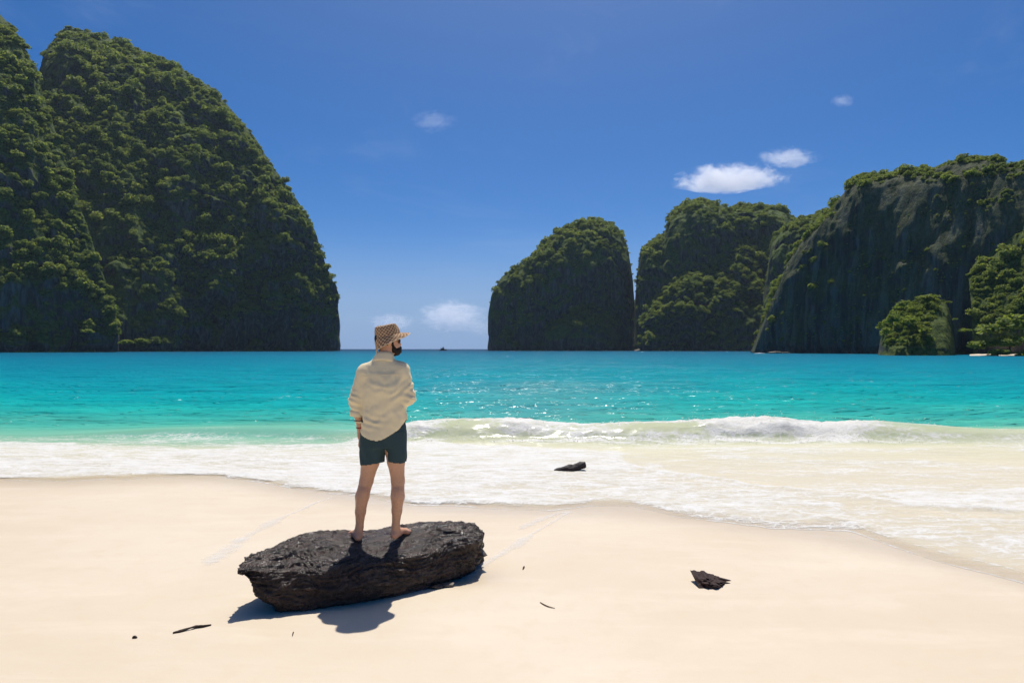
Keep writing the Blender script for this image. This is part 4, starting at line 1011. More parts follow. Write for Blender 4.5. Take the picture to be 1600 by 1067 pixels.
class Field:
    def __init__(s, lo, hi, h):
        s.h = h; s.lo = np.array(lo, float); n = np.ceil((np.array(hi) - s.lo) / h).astype(int) + 1
        s.ax = [s.lo[i] + h * np.arange(n[i]) for i in range(3)]
        s.f = np.full(n, 1.0, np.float32)
    def block(s, lo, hi):
        return tuple(slice(max(0, int((lo[i] - s.lo[i]) / s.h) - 1), max(1, int((hi[i] - s.lo[i]) / s.h) + 2)) for i in range(3))
    def pts(s, b): return np.meshgrid(s.ax[0][b[0]], s.ax[1][b[1]], s.ax[2][b[2]], indexing='ij')
    def add(s, fn, lo, hi, k=0.02):
        b = s.block(np.array(lo) - 0.06 - k, np.array(hi) + 0.06 + k)
        x, y, z = s.pts(b)
        if x.size == 0: return
        d = fn(x, y, z).astype(np.float32); f = s.f[b]
        hh = np.clip(0.5 + 0.5 * (d - f) / k, 0, 1); s.f[b] = d * (1 - hh) + f * hh - k * hh * (1 - hh)
    def cone(s, a, b, r0, r1, k=0.02, M=None, sq=None):
        a, b = np.array(a, float), np.array(b, float)
        if M is not None: a, b = M[0] @ a + M[1], M[0] @ b + M[1]
        ab = b - a; L = ab @ ab + 1e-12
        def fn(x, y, z):
            t = np.clip(((x - a[0]) * ab[0] + (y - a[1]) * ab[1] + (z - a[2]) * ab[2]) / L, 0, 1)
            return np.sqrt((x - a[0] - t * ab[0]) ** 2 + (y - a[1] - t * ab[1]) ** 2 + (z - a[2] - t * ab[2]) ** 2) - (r0 + (r1 - r0) * t)
        r = max(r0, r1); s.add(fn, np.minimum(a, b) - r, np.maximum(a, b) + r, k)
    def ell(s, c, r, k=0.02, M=None):
        c = np.array(c, float); r = np.array(r, float); Rm = np.eye(3)
        if M is not None: c = M[0] @ c + M[1]; Rm = M[0]
        def fn(x, y, z):
            q = np.stack([x - c[0], y - c[1], z - c[2]], -1) @ Rm
            k0 = np.linalg.norm(q / r, axis=-1); k1 = np.linalg.norm(q / r ** 2, axis=-1) + 1e-9
            return k0 * (k0 - 1) / k1
        m = r.max(); s.add(fn, c - m, c + m, k)
    def tube(s, zs_, cx, cy, a, b, k=0.03):
        """upright tube of elliptical section"""
        z0, z1 = zs_[0], zs_[-1]
        def fn(x, y, z):
            ca, cb, aa, bb = [np.interp(z, zs_, q) for q in (cx, cy, a, b)]
            d = (np.sqrt(((x - ca) / aa) ** 2 + ((y - cb) / bb) ** 2) - 1) * np.minimum(aa, bb)
            e = np.maximum(z0 - z, z - z1)
            return np.where(e > 0, np.sqrt(np.maximum(d, 0) ** 2 + e * e), np.maximum(d, e))
        m = max(max(a), max(b)); s.add(fn, (min(cx) - m, min(cy) - m, z0), (max(cx) + m, max(cy) + m, z1), k)
    def mesh(s, smooth=2):
        v, f = surface_nets(s.f, s.lo, s.h)
        e = np.concatenate([f[:, [0, 1]], f[:, [1, 2]], f[:, [2, 3]], f[:, [3, 0]]])
        for _ in range(smooth):
            sm = np.zeros_like(v); c = np.zeros(len(v))
            np.add.at(sm, e[:, 0], v[e[:, 1]]); np.add.at(c, e[:, 0], 1); np.add.at(sm, e[:, 1], v[e[:, 0]]); np.add.at(c, e[:, 1], 1)
            v = 0.4 * v + 0.6 * sm / np.maximum(c, 1)[:, None]
        return v, f
def compact(v, f, keep):
    f = f[keep[f].all(1)]; used = np.unique(f); mp = -np.ones(len(v), int); mp[used] = np.arange(len(used))
    return v[used], mp[f]

PD = 5.80; PX = (590 - 800) / F * PD
pz = max(log_top(PX - 0.155, PD - 0.03), log_top(PX + 0.143, PD + 0.0)) - 0.004
man = empty('person', (PX, PD, pz), label='man in cream shirt, teal shorts and bucket hat standing barefoot on the log', category='person')
print('man at', PX, PD, pz, [round(log_top(PX + q, PD + w_), 3) for q, w_ in ((-.155, -.04), (-.225, .12), (.143, -.02), (.215, .13))])

man.scale = (1.012, 1.012, 1.012)
HY = R(66)     # the head is turned to the right
fwd = np.array([math.sin(HY), math.cos(HY), -0.02]); fwd /= np.linalg.norm(fwd)
rgt = np.array([math.cos(HY), -math.sin(HY), 0.0]); upv = np.cross(rgt, fwd)
HM = (np.stack([rgt, fwd, upv], -1), np.array([0.082, 0.025, 1.665]))

def skin_mat():
    t = NT('skin'); c = t.coord()
    n = t.noise(c, 9.0, 4, 0.6); h = t.noise(c, 130.0, 3, 0.7)
    sep = t.n('SeparateXYZ', i_0=c).outputs[2]
    cm = t.mixc(n, (0.56, 0.300, 0.180), (0.66, 0.375, 0.235))
    cm = t.mixc(t.mapr(sep, 0.10, 0.02, 0, 0.45), cm, (0.62, 0.32, 0.23))        # rosy feet
    leg = t.math('MULTIPLY', t.mapr(sep, 0.10, 0.2), t.mapr(sep, 0.70, 0.45))
    cm = t.mixc(t.math('MULTIPLY', t.math('MULTIPLY', t.mapr(h, 0.5, 0.62), leg), 0.40), cm, (0.13, 0.070, 0.045))   # leg hair
    p = t.n('BsdfPrincipled'); t.set(p, 'Base Color', cm); t.set(p, 'Roughness', 0.5); t.set(p, 'Specular IOR Level', 0.35)
    t.set(p, 'Subsurface Weight', 0.12); t.set(p, 'Subsurface Radius', (0.012, 0.005, 0.003)); t.set(p, 'Subsurface Scale', 1.0)
    t.set(p, 'Normal', t.bump(h, 0.15, 0.002))
    return t.done(p.outputs[0])
MSKIN = skin_mat()
B = Field((-0.34, -0.17, -0.03), (0.36, 0.36, 1.83), 0.0062)
zR = 0.012      # the right foot stands a little higher on the log
# legs
for pts_ in ([((-.03, 0, .88), .095), ((-.062, 0, .66), .076), ((-.094, .004, .50), .056), ((-.126, -.012, .37), .056), ((-.142, -.006, .24), .043), ((-.152, .0, .11), .0315), ((-.155, -.01, .05), .033)],
             [((.125, 0, .88), .095), ((.155, 0, .66), .072), ((.170, .004, .50), .055), ((.171, -.012, .37), .056), ((.163, -.006, .25), .042), ((.152, .0, .12), .0315), ((.146, .0, .06), .033)]):
    for (a, r0), (b, r1) in zip(pts_[:-1], pts_[1:]): B.cone(a, b, r0, r1, 0.018)
B.cone((-.110, -.036, .41), (-.132, -.030, .31), .036, .028, 0.03); B.cone((.172, -.036, .41), (.168, -.030, .31), .036, .028, 0.03)   # calves
B.ell((-.096, .045, .505), (.036, .022, .042), 0.02); B.ell((.171, .045, .505), (.036, .022, .042), 0.02)                             # knee caps
for sx_, hx_, hy_, tx_, ty_, z_ in ((-1, -.157, -.030, -.240, .118, 0.0), (1, .143, -.015, .214, .150, zR)):
    B.cone((hx_, hy_, z_ + .034), (hx_ + (tx_ - hx_) * .35, hy_ + (ty_ - hy_) * .35, z_ + .040), .032, .030, 0.02)
    B.cone((hx_ + (tx_ - hx_) * .25, hy_ + (ty_ - hy_) * .25, z_ + .060), (tx_, ty_, z_ + .026), .030, .024, 0.03)
    dv_ = np.array([tx_ - hx_, ty_ - hy_, 0]); dv_ /= np.linalg.norm(dv_); nv_ = np.array([dv_[1], -dv_[0], 0]) * sx_
    B.cone(np.array([tx_, ty_, z_ + .022]) - nv_ * .022, np.array([tx_, ty_, z_ + .020]) + nv_ * .022, .022, .020, 0.02)
    for q, (o_, L_, r_t) in enumerate(((-.032, .062, .013), (-.012, .060, .0095), (.004, .054, .009), (.018, .046, .0085), (.031, .036, .0085))):
        a_ = np.array([tx_, ty_, z_ + .018]) + nv_ * o_ ; B.cone(a_, a_ + dv_ * L_ * 0.6 + [0, 0, .004], r_t, r_t, 0.008); B.cone(a_ + dv_ * L_ * 0.6 + [0, 0, .004], a_ + dv_ * L_ - [0, 0, .006], r_t, r_t * .85, 0.006)
# trunk, neck
B.tube([.84, .92, 1.08, 1.28, 1.42, 1.47], [.05, .05, .05, .045, .045, .045], [0, 0, 0, -.005, 0, 0], [.15, .165, .14, .155, .13, .08], [.09, .105, .09, .105, .085, .06], 0.04)
B.cone((-.085, 0, 1.40), (.180, 0, 1.41), .048, .048, 0.05)
B.cone((.047, -.005, 1.44), (.070, .010, 1.60), .060, .056, 0.03)
# left arm hanging, hand at the pocket
B.cone((-.112, 0, 1.395), (-.172, -.010, 1.16), .050, .040, 0.02); B.cone((-.172, -.010, 1.16), (-.164, .008, 1.06), .040, .039, 0.02)
B.cone((-.164, .008, 1.06), (-.152, .030, .935), .038, .026, 0.02)
B.cone((-.152, .030, .935), (-.156, .046, .868), .026, .024, 0.018); B.ell((-.156, .050, .865), (.017, .036, .042), 0.015)
for q, (dy, L1_, L2_) in enumerate(((-.026, .040, .034), (-.009, .044, .038), (.009, .042, .036), (.025, .034, .030))):
    a_ = np.array([-.157, .050 + dy, .830]); b_ = a_ + [-.004, .004, -L1_]; c_ = b_ + [.008, .008, -L2_]
    B.cone(a_, b_, .0092, .0086, 0.006); B.cone(b_, c_, .0086, .0072, 0.006)
B.cone((-.150, .078, .890), (-.146, .098, .852), .012, .0100, 0.010); B.cone((-.146, .098, .852), (-.145, .100, .825), .010, .008, 0.006)
# right arm bent, forearm across the front
B.cone((.202, 0, 1.41), (.258, -.008, 1.19), .050, .042, 0.02); B.cone((.258, -.008, 1.19), (.170, .180, 1.24), .040, .030, 0.02); B.cone((.170, .180, 1.24), (.110, .235, 1.262), .029, .025, 0.02)
B.ell((.078, .255, 1.275), (.042, .022, .036), 0.018)
for q, (dz, L1_) in enumerate(((.026, .040), (.010, .044), (-.007, .042), (-.022, .034))):
    a_ = np.array([.045, .262, 1.275 + dz]); b_ = a_ + [-L1_, .004, .004]; c_ = b_ + [-.014, -.026, 0]
    B.cone(a_, b_, .0092, .0086, 0.006); B.cone(b_, c_, .0086, .0074, 0.006)
B.cone((.080, .250, 1.308), (.050, .248, 1.335), .011, .0095, 0.01); B.cone((.050, .248, 1.335), (.030, .242, 1.342), .0095, .008, 0.006)
# head
B.ell((0, -.012, .028), (.074, .095, .090), 0.02, HM); B.ell((0, .034, -.035), (.060, .068, .080), 0.025, HM); B.ell((0, .046, -.078), (.046, .048, .038), 0.02, HM)
B.cone((0, .090, .006), (0, .106, -.022), .009, .0115, 0.014, HM); B.cone((-.010, .096, -.028), (.010, .096, -.028), .009, .009, 0.012, HM)
B.cone((-.035, .085, .026), (.035, .085, .026), .013, .013, 0.015, HM); B.ell((0, .100, -.058), (.024, .010, .009), 0.008, HM)
for sx_ in (-1, 1): B.ell((sx_ * .076, -.004, -.008), (.010, .019, .031), 0.008, HM)
bv, bf_ = B.mesh(1)
link('body', mesh_np('body', bv, bf_), MSKIN, man)

# beard and hair
t = NT('dark_hair'); c = t.coord()
MHAIR = t.done(principled(t, t.mixc(t.noise(c, 160.0, 3), (0.006, 0.005, 0.004), (0.024, 0.017, 0.013)), 0.75, t.bump(t.noise(c, 190.0, 3, 0.7), 1.0, 0.004), 0.3))
hc = HM[1]
D = Field(hc - [.15, .15, .17], hc + [.16, .15, .06], 0.005)
D.ell((0, .058, -.074), (.057, .060, .046), 0.02, HM)
for sx_ in (-1, 1):
    D.cone((sx_ * .069, .022, -.012), (sx_ * .058, .040, -.070), .009, .018, 0.02, HM)
    D.cone((sx_ * .004, .106, -.047), (sx_ * .036, .086, -.066), .010, .010, 0.012, HM)
v, f = D.mesh(1); v = v + 0.004 * np.stack([fbm(v[:, 0] / .02, v[:, 1] / .02, v[:, 2] / .02, 2, 5 + i) for i in range(3)], -1)
link('beard', mesh_np('beard', v, f), MHAIR, man)
D = Field(hc - [.15, .15, .12], hc + [.15, .15, .14], 0.006)
D.ell((0, -.016, .026), (.079, .098, .094), 0.02, HM)
v, f = D.mesh(1); q = (v - HM[1]) @ HM[0]
v, f = compact(v, f, ~((q[:, 1] > 0.035) & (q[:, 2] < 0.06)) & (q[:, 2] > -0.055))
link('hair', mesh_np('hair', v, f), MHAIR, man)

# bucket hat
def hat():
    n = 96; ph = np.linspace(0, 2 * math.pi, n, endpoint=False)
    ft = 0.5 + 0.5 * np.cos(ph)                 # 1 at the front
    prof = [(.001, .096), (.02, .0965), (.04, .096), (.058, .094), (.071, .090), (.078, .0875), (.0815, .0865), (.083, .082), (.0865, .066), (.090, .048), (.0935, .030), (.0965, .014), (.0985, .003), (.0990, -.001)]
    rows = [(np.full(n, r), np.full(n, z)) for r, z in prof]
    outw = .012 + .056 * ft ** 0.6 + 0.006 * np.sin(3 * ph + 1); dn = .122 - .106 * ft ** 0.6 + 0.006 * np.sin(2 * ph)
    for k in np.linspace(0.12, 1, 9):
        rows.append((.099 + outw * k, -.001 - dn * (k ** 1.1) + 0.003 * np.sin(5 * ph + 0.5) * k))
    ncrown = len(prof)
    def build(rs):
        rr_ = np.array([r for r, z in rs]); zz_ = np.array([z for r, z in rs])
        wr = 0.0035 * fbm(np.cos(ph)[None] * 1.8 + 0 * rr_, np.sin(ph)[None] * 1.8 + 0 * rr_, zz_ / .04, 3, 77)
        dent = -0.016 * np.exp(-((rr_ * np.cos(ph)[None] - 0.01) / 0.05) ** 2 - ((rr_ * np.sin(ph)[None]) / 0.045) ** 2) * (zz_ > 0.08)
        x = (rr_ + wr) * np.sin(ph)[None] * 0.93; y = (rr_ + wr) * np.cos(ph)[None] * 1.10; z = zz_ + dent + wr
        a = R(13); y2 = y * math.cos(a) - z * math.sin(a); z2 = y * math.sin(a) + z * math.cos(a)
        P = np.stack([x, y2 - .004, z2 + .052], -1) @ HM[0].T + HM[1]
        s = np.concatenate([[0], np.cumsum(np.hypot(np.diff(rr_[:, 0]), np.diff(zz_[:, 0])))])
        uv = np.stack([ph[None] * 0.098 + 0 * rr_, s[:, None] + 0 * rr_, 0 * rr_], -1)
        return P, uv
    P, uv = build(rows)
    t = NT('patterned_canvas'); at = t.n('Attribute', attribute_name='weave').outputs['Vector']
    mp = t.n('Mapping'); mp.inputs['Scale'].default_value = (1, 1, 1); mp.inputs['Rotation'].default_value = (0, 0, R(45)); t.t.links.new(at, mp.inputs['Vector'])
    vo = t.n('TexVoronoi', i_Scale=1 / 0.021, i_Randomness=0.10); t.t.links.new(mp.outputs[0], vo.inputs['Vector'])
    d1 = t.mapr(vo.outputs['Distance'], 0.38, 0.46, 1, 0); d2 = t.mapr(vo.outputs['Distance'], 0.06, 0.14, 1, 0)
    ring_ = t.math('SUBTRACT', d1, d2, clamp=True)
    ch = t.n('TexChecker', i_Scale=1 / 0.0062); t.t.links.new(mp.outputs[0], ch.inputs['Vector'])
    cm = t.mixc(t.math('MULTIPLY', ch.outputs['Fac'], 0.18), (0.72, 0.50, 0.30), (0.62, 0.42, 0.25))
    cm = t.mixc(t.math('MULTIPLY', ring_, 0.95), cm, (0.19, 0.095, 0.050))
    sh = principled(t, cm, 0.85, t.bump(t.noise(t.coord(), 600.0, 2), 0.3, 0.001), 0.2)
    tl = t.n('BsdfTranslucent'); t.set(tl, 'Color', cm)
    MH = t.done(t.mixs(0.18, sh, tl.outputs[0]))
    root = empty('hat'); root.parent = man
    crown = P[:ncrown]; m = mesh_np('crown', crown.reshape(-1, 3), grid_faces(ncrown, n, True)); vattr(m, 'weave', uv[:ncrown]); o1 = link('crown', m, MH, root)
    br = P[ncrown - 1:]; nb_ = len(br); m = mesh_np('brim', br.reshape(-1, 3), grid_faces(nb_, n, True)); vattr(m, 'weave', uv[ncrown - 1:]); o2 = link('brim', m, MH, root)
    for o in (o1, o2): md = o.modifiers.new('cloth', 'SOLIDIFY'); md.thickness = 0.0025; md.offset = 0
    # pale binding along the brim's edge and the crown's seam
    t = NT('hat_binding'); MB_ = t.done(principled(t, (0.66, 0.52, 0.36), 0.8, None, 0.2))
    for nm, loop, r in (('binding', P[-1], 0.0028), ('seam', P[6], 0.0018)):
        th = np.linspace(0, 2 * math.pi, 8, endpoint=False); tg = np.roll(loop, -1, 0) - np.roll(loop, 1, 0); tg /= np.linalg.norm(tg, axis=1, keepdims=True)
        s_ = np.cross(tg, upv); s_ /= np.linalg.norm(s_, axis=1, keepdims=True); u_ = np.cross(s_, tg)
        V = loop[:, None] + r * (s_[:, None] * np.cos(th)[None, :, None] + u_[:, None] * np.sin(th)[None, :, None])
        V = np.concatenate([V, V[:1]]); link(nm, mesh_np(nm, V.reshape(-1, 3), grid_faces(n + 1, 8, True)), MB_, root)
hat()

# sunglasses
t = NT('dark_lens'); MLENS = t.done(principled(t, (0.012, 0.008, 0.010), 0.06, None, 0.8))
t = NT('glasses_frame'); MFRAME = t.done(principled(t, (0.055, 0.012, 0.010), 0.3, None, 0.5))
sg = empty('sunglasses'); sg.parent = man
for sx_ in (-1, 1):
    D = Field(hc - .16, hc + .16, 0.004)
    D.ell((sx_ * .035, .100 - .012, .006), (.029, .010, .021), 0.005, HM)
    link('lens', mesh_np('lens', *D.mesh(0)), MLENS, sg)
    D = Field(hc - .16, hc + .16, 0.004)
    D.cone((sx_ * .063, .088, .014), (sx_ * .079, -.002, .016), .0042, .0036, 0.004, HM); D.cone((sx_ * .063, .088, .014), (0.0, .104, .014), .0040, .0040, 0.004, HM)
    link('temple', mesh_np('temple', *D.mesh(0)), MFRAME, sg)

# shirt
def shirt_mat():
    t = NT('cream_linen'); c = t.coord()
    w1 = t.n('TexWave', i_Scale=420.0, bands_direction='X'); w2 = t.n('TexWave', i_Scale=420.0, bands_direction='Z')
    for w_ in (w1, w2): t.t.links.new(c, w_.inputs['Vector'])
    n = t.noise(c, 11.0, 4); sl = t.noise(t.coord((3, 3, 60)), 9.0, 3)
    cm = t.mixc(n, (0.90, 0.77, 0.49), (0.93, 0.81, 0.55)); cm = t.mixc(t.mapr(sl, 0.5, 0.7, 0, 0.25), cm, (0.85, 0.71, 0.44))
    b = t.bump(t.math('ADD', w1.outputs['Fac'], w2.outputs['Fac']), 0.10, 0.001); b = t.bump(t.noise(c, 45.0, 4), 0.30, 0.003, b)
    sh = principled(t, cm, 0.85, b, 0.15); tl = t.n('BsdfTranslucent'); t.set(tl, 'Color', t.mixc(0.4, cm, (0.85, 0.64, 0.34))); t.set(tl, 'Normal', b)
    return t.done(t.mixs(0.12, sh, tl.outputs[0]))
MSHIRT = shirt_mat()
S = Field((-.30, -.22, .78), (.37, .33, 1.62), 0.0062)
S.tube([.80, .91, 1.02, 1.16, 1.29, 1.40, 1.455], [.040, .040, .058, .056, .056, .050, .048], [-.005, -.005, -.005, -.010, -.012, -.006, 0.0],
       [.184, .182, .192, .178, .174, .158, .105], [.150, .146, .142, .136, .140, .118, .080], 0.045)
S.cone((-.085, 0, 1.408), (.182, 0, 1.428), .060, .062, 0.06); S.cone((.015, 0, 1.475), (-.100, 0, 1.412), .050, .052, 0.05); S.cone((.080, 0, 1.480), (.185, 0, 1.432), .050, .054, 0.05); S.cone((.045, 0, 1.44), (.055, .003, 1.53), .092, .074, 0.05)
S.cone((-.112, 0, 1.398), (-.174, -.012, 1.18), .066, .059, 0.035); S.cone((-.172, -.012, 1.18), (-.172, .004, 1.045), .060, .053, 0.03)
S.cone((.206, 0, 1.415), (.256, -.010, 1.195), .068, .061, 0.035); S.cone((.256, -.010, 1.195), (.160, .190, 1.235), .060, .050, 0.03)
x, y, z = S.pts(tuple(slice(None) for _ in range(3)))
wq = fbm(x / .16, y / .16, z / .16, 2, 905)
c1 = (z - 1.02) * 0.86 - (x - 0.0) * 0.50 + 0.035 * wq
m1 = np.exp(-((z - 1.12 - 0.45 * (x - .05)) / 0.17) ** 2) * sstep(-.17, .05, x)
fold = 0.0060 * np.sin(c1 * 2 * math.pi / 0.095 + 1.5 * wq) * m1 * (0.6 + 0.8 * fbm(x / .2, y / .2, z / .2, 2, 906))
c2_ = (z - 1.25) * 0.95 - 0.9 * (x - .06) ** 2 * 2.4 + 0.03 * wq
fold = fold + 0.0034 * np.sin(c2_ * 2 * math.pi / 0.062) * np.exp(-((z - 1.30) / .08) ** 2) * sstep(-.12, .02, x)
fold = fold + 0.0062 * np.sin((z + 0.25 * x + 0.02 * wq) * 2 * math.pi / 0.060) * np.exp(-((z - 1.00) / .065) ** 2 - ((x + .03) / .11) ** 2)
fold = fold + 0.0040 * np.sin((x * 1.0 + 0.15 * z + 0.03 * wq) * 2 * math.pi / 0.085) * sstep(1.42, 1.30, z) * 0.7
fold = fold + 0.0060 * np.sin((z * 0.9 + 0.4 * x + 0.025 * wq) * 2 * math.pi / 0.046) * (np.exp(-((x + .20) / .06) ** 2) * sstep(1.32, 1.18, z) + np.exp(-((x - .29) / .06) ** 2) * np.exp(-((z - 1.21) / .07) ** 2))
fold = fold + 0.0022 * fbm(x / .035, y / .035, z / .05, 3, 915) + 0.004 * fbm(x / .12, y / .12, z / .16, 2, 925)
S.f += fold.astype(np.float32)
v, f = S.mesh(2)
hem = np.interp(v[:, 0], [-.20, -.15, -.12, -.03, .03, .07, .19, .26], [1.0, .945, .890, .853, .850, .858, .930, 1.03])
arm_l = (v[:, 0] < -.112 - 0.12 * (v[:, 2] - 1.05)) & (v[:, 2] < 1.16)
keep = np.where(arm_l & (v[:, 2] > 1.0), v[:, 2] > 1.048, v[:, 2] > hem)
rw = np.array([.160, .190, 1.235]) - np.array([.256, -.010, 1.195]); Lr = np.linalg.norm(rw); rw /= Lr
al_ = (v - np.array([.256, -.010, 1.195])) @ rw; dist_ = np.linalg.norm(v - np.array([.256, -.010, 1.195]) - al_[:, None] * rw, axis=1)
keep &= ~((al_ > Lr - 0.01) & (dist_ < 0.075) & (v[:, 1] > 0.16))
keep &= ~((v[:, 2] > 1.515) & (np.hypot(v[:, 0] - .054, v[:, 1] - .003) < 0.085))
v, f = compact(v, f, keep)
shirt = link('shirt', mesh_np('shirt', v, f), MSHIRT, man)
md = shirt.modifiers.new('cloth', 'SOLIDIFY'); md.thickness = 0.003; md.offset = -1
def ring_band(name, rows, parent, mat, n=64, thick=0.0025):
    ph = np.linspace(0, 2 * math.pi, n, endpoint=False)
    V = np.array([[(c_[0] + a_ * math.cos(p) * ux[0] + b_ * math.sin(p) * uy[0], c_[1] + a_ * math.cos(p) * ux[1] + b_ * math.sin(p) * uy[1],
                    c_[2] + a_ * math.cos(p) * ux[2] + b_ * math.sin(p) * uy[2] + dz(p)) for p in ph] for (c_, a_, b_, ux, uy, dz) in rows])
    o = link(name, mesh_np(name, V.reshape(-1, 3), grid_faces(len(rows), n, True)), mat, parent)
    md = o.modifiers.new('cloth', 'SOLIDIFY'); md.thickness = thick; md.offset = 0
    return o
EX, EY = (1, 0, 0), (0, 1, 0)
fr_ = lambda k: (lambda p: -k * (0.5 + 0.5 * math.sin(p)) ** 1.5)       # lower at the throat
ring_band('collar', [((.052, .002, 1.500), .080, .074, EX, EY, fr_(.03)), ((.054, .002, 1.535), .070, .066, EX, EY, fr_(.035)), ((.058, .003, 1.568), .064, .061, EX, EY, fr_(.045)), ((.059, .003, 1.582), .065, .062, EX, EY, fr_(.05)),
                     ((.059, .003, 1.581), .070, .067, EX, EY, fr_(.05)), ((.057, .002, 1.560), .079, .075, EX, EY, fr_(.055)), ((.054, .001, 1.528), .092, .085, EX, EY, fr_(.06)), ((.053, .000, 1.506), .100, .091, EX, EY, lambda p: -.07 * (0.5 + 0.5 * math.sin(p)) ** 1.5 + .004 * math.sin(3 * p))], shirt, MSHIRT)
z0 = lambda p: 0.004 * math.sin(2 * p)
ring_band('cuff', [((-.171, .004, 1.085), .052, .052, EX, EY, z0), ((-.171, .004, 1.082), .060, .059, EX, EY, z0), ((-.171, .005, 1.062), .0605, .060, EX, EY, z0), ((-.171, .006, 1.040), .059, .058, EX, EY, z0), ((-.171, .006, 1.037), .053, .052, EX, EY, z0), ((-.171, .006, 1.050), .050, .050, EX, EY, z0)], shirt, MSHIRT, 40)
s1 = np.cross(rw, [0, 0, 1.0]); s1 /= np.linalg.norm(s1); s2 = np.cross(s1, rw); cc = np.array([.160, .190, 1.235])
ring_band('cuff', [(cc + rw * o_, a_, a_, s1, s2, lambda p: 0.0) for o_, a_ in ((-.045, .050), (-.042, .058), (-.02, .058), (.0, .056), (.003, .050), (-.01, .047))], shirt, MSHIRT, 40)
# yoke seam across the back and a button band hint are sewn lines, kept as a raised seam
ph = np.linspace(-.13, .23, 60); seam = []
BV = BVHTree.FromPolygons([tuple(q) for q in v], [tuple(int(k) for k in q) for q in f])
for xq in ph:
    zq = 1.385 + 0.010 * math.sin(xq * 9); hit = BV.ray_cast(Vector((xq, -0.6, zq)), Vector((0, 1, 0)))
    if hit[0]: seam.append(np.array(hit[0]) + [0, -.0012, 0])
if len(seam) > 10: loft('seam', seam[::3], [.0016] * len(seam[::3]), MSHIRT, 0, 0.0, 6, 3).parent = shirt

# shorts
t = NT('teal_shorts'); c = t.coord()
MSHORTS = t.done(principled(t, t.mixc(t.noise(c, 260.0, 3, 0.7), (0.022, 0.046, 0.052), (0.050, 0.088, 0.096)), 0.85, t.bump(t.noise(c, 30.0, 4), 0.35, 0.004), 0.25))
H = Field((-.20, -.17, .58), (.30, .17, 1.06), 0.006)
H.tube([.785, .95, 1.04], [.054, .056, .056], [0, 0, 0], [.190, .188, .165], [.128, .128, .112], 0.03)
H.tube([.615, .74, .92], [-.044, -.040, -.012], [0, 0, 0], [.104, .108, .126], [.100, .108, .120], 0.022)
H.tube([.635, .74, .92], [.166, .163, .120], [.0, 0, 0], [.072, .084, .126], [.096, .106, .120], 0.007)
x, y, z = H.pts(tuple(slice(None) for _ in range(3)))
H.f += (0.004 * fbm(x / .06, y / .06, z / .14, 3, 955) + 0.006 * np.sin((x * 1.0 + 0.35 * (z - .8)) * 2 * math.pi / .075) * sstep(.86, .70, z) * 0.5 - 0.0 * x).astype(np.float32)
H.f += (0.004 * np.exp(-((x - .072) / .006) ** 2) * (y < 0) * sstep(.80, .86, z)).astype(np.float32)
v, f = H.mesh(1)
hemz = np.where(v[:, 0] < .068, np.interp(v[:, 0], [-.15, .07], [.632, .662]), np.interp(v[:, 0], [.09, .235], [.668, .650]))
vent = (v[:, 0] > .226) & (np.abs(v[:, 1]) < .014 + 0.25 * (0.70 - v[:, 2])) & (v[:, 2] < .70)
v, f = compact(v, f, (v[:, 2] > hemz) & ~vent)
shorts = link('shorts', mesh_np('shorts', v, f), MSHORTS, man)
md = shorts.modifiers.new('cloth', 'SOLIDIFY'); md.thickness = 0.003; md.offset = -1

# red cord bracelet
t = NT('red_cord'); MRED = t.done(principled(t, (0.30, 0.012, 0.020), 0.6, None, 0.3))
ax_ = np.array([.012, .022, -.125]); ax_ /= np.linalg.norm(ax_); s1 = np.cross(ax_, [0, 1.0, 0]); s1 /= np.linalg.norm(s1); s2 = np.cross(ax_, s1)
n = 40; ph = np.linspace(0, 2 * math.pi, n, endpoint=False); th = np.linspace(0, 2 * math.pi, 8, endpoint=False); cb = np.array([-.1535, .028, .945])
V = np.array([[cb + (s1 * math.cos(p) + s2 * math.sin(p)) * (.0295 + .0035 * math.cos(q)) + ax_ * .005 * math.sin(q) for q in th] for p in ph]); V = np.concatenate([V, V[:1]])
link('bracelet', mesh_np('bracelet', V.reshape(-1, 3), grid_faces(n + 1, 8, True)), MRED, man)

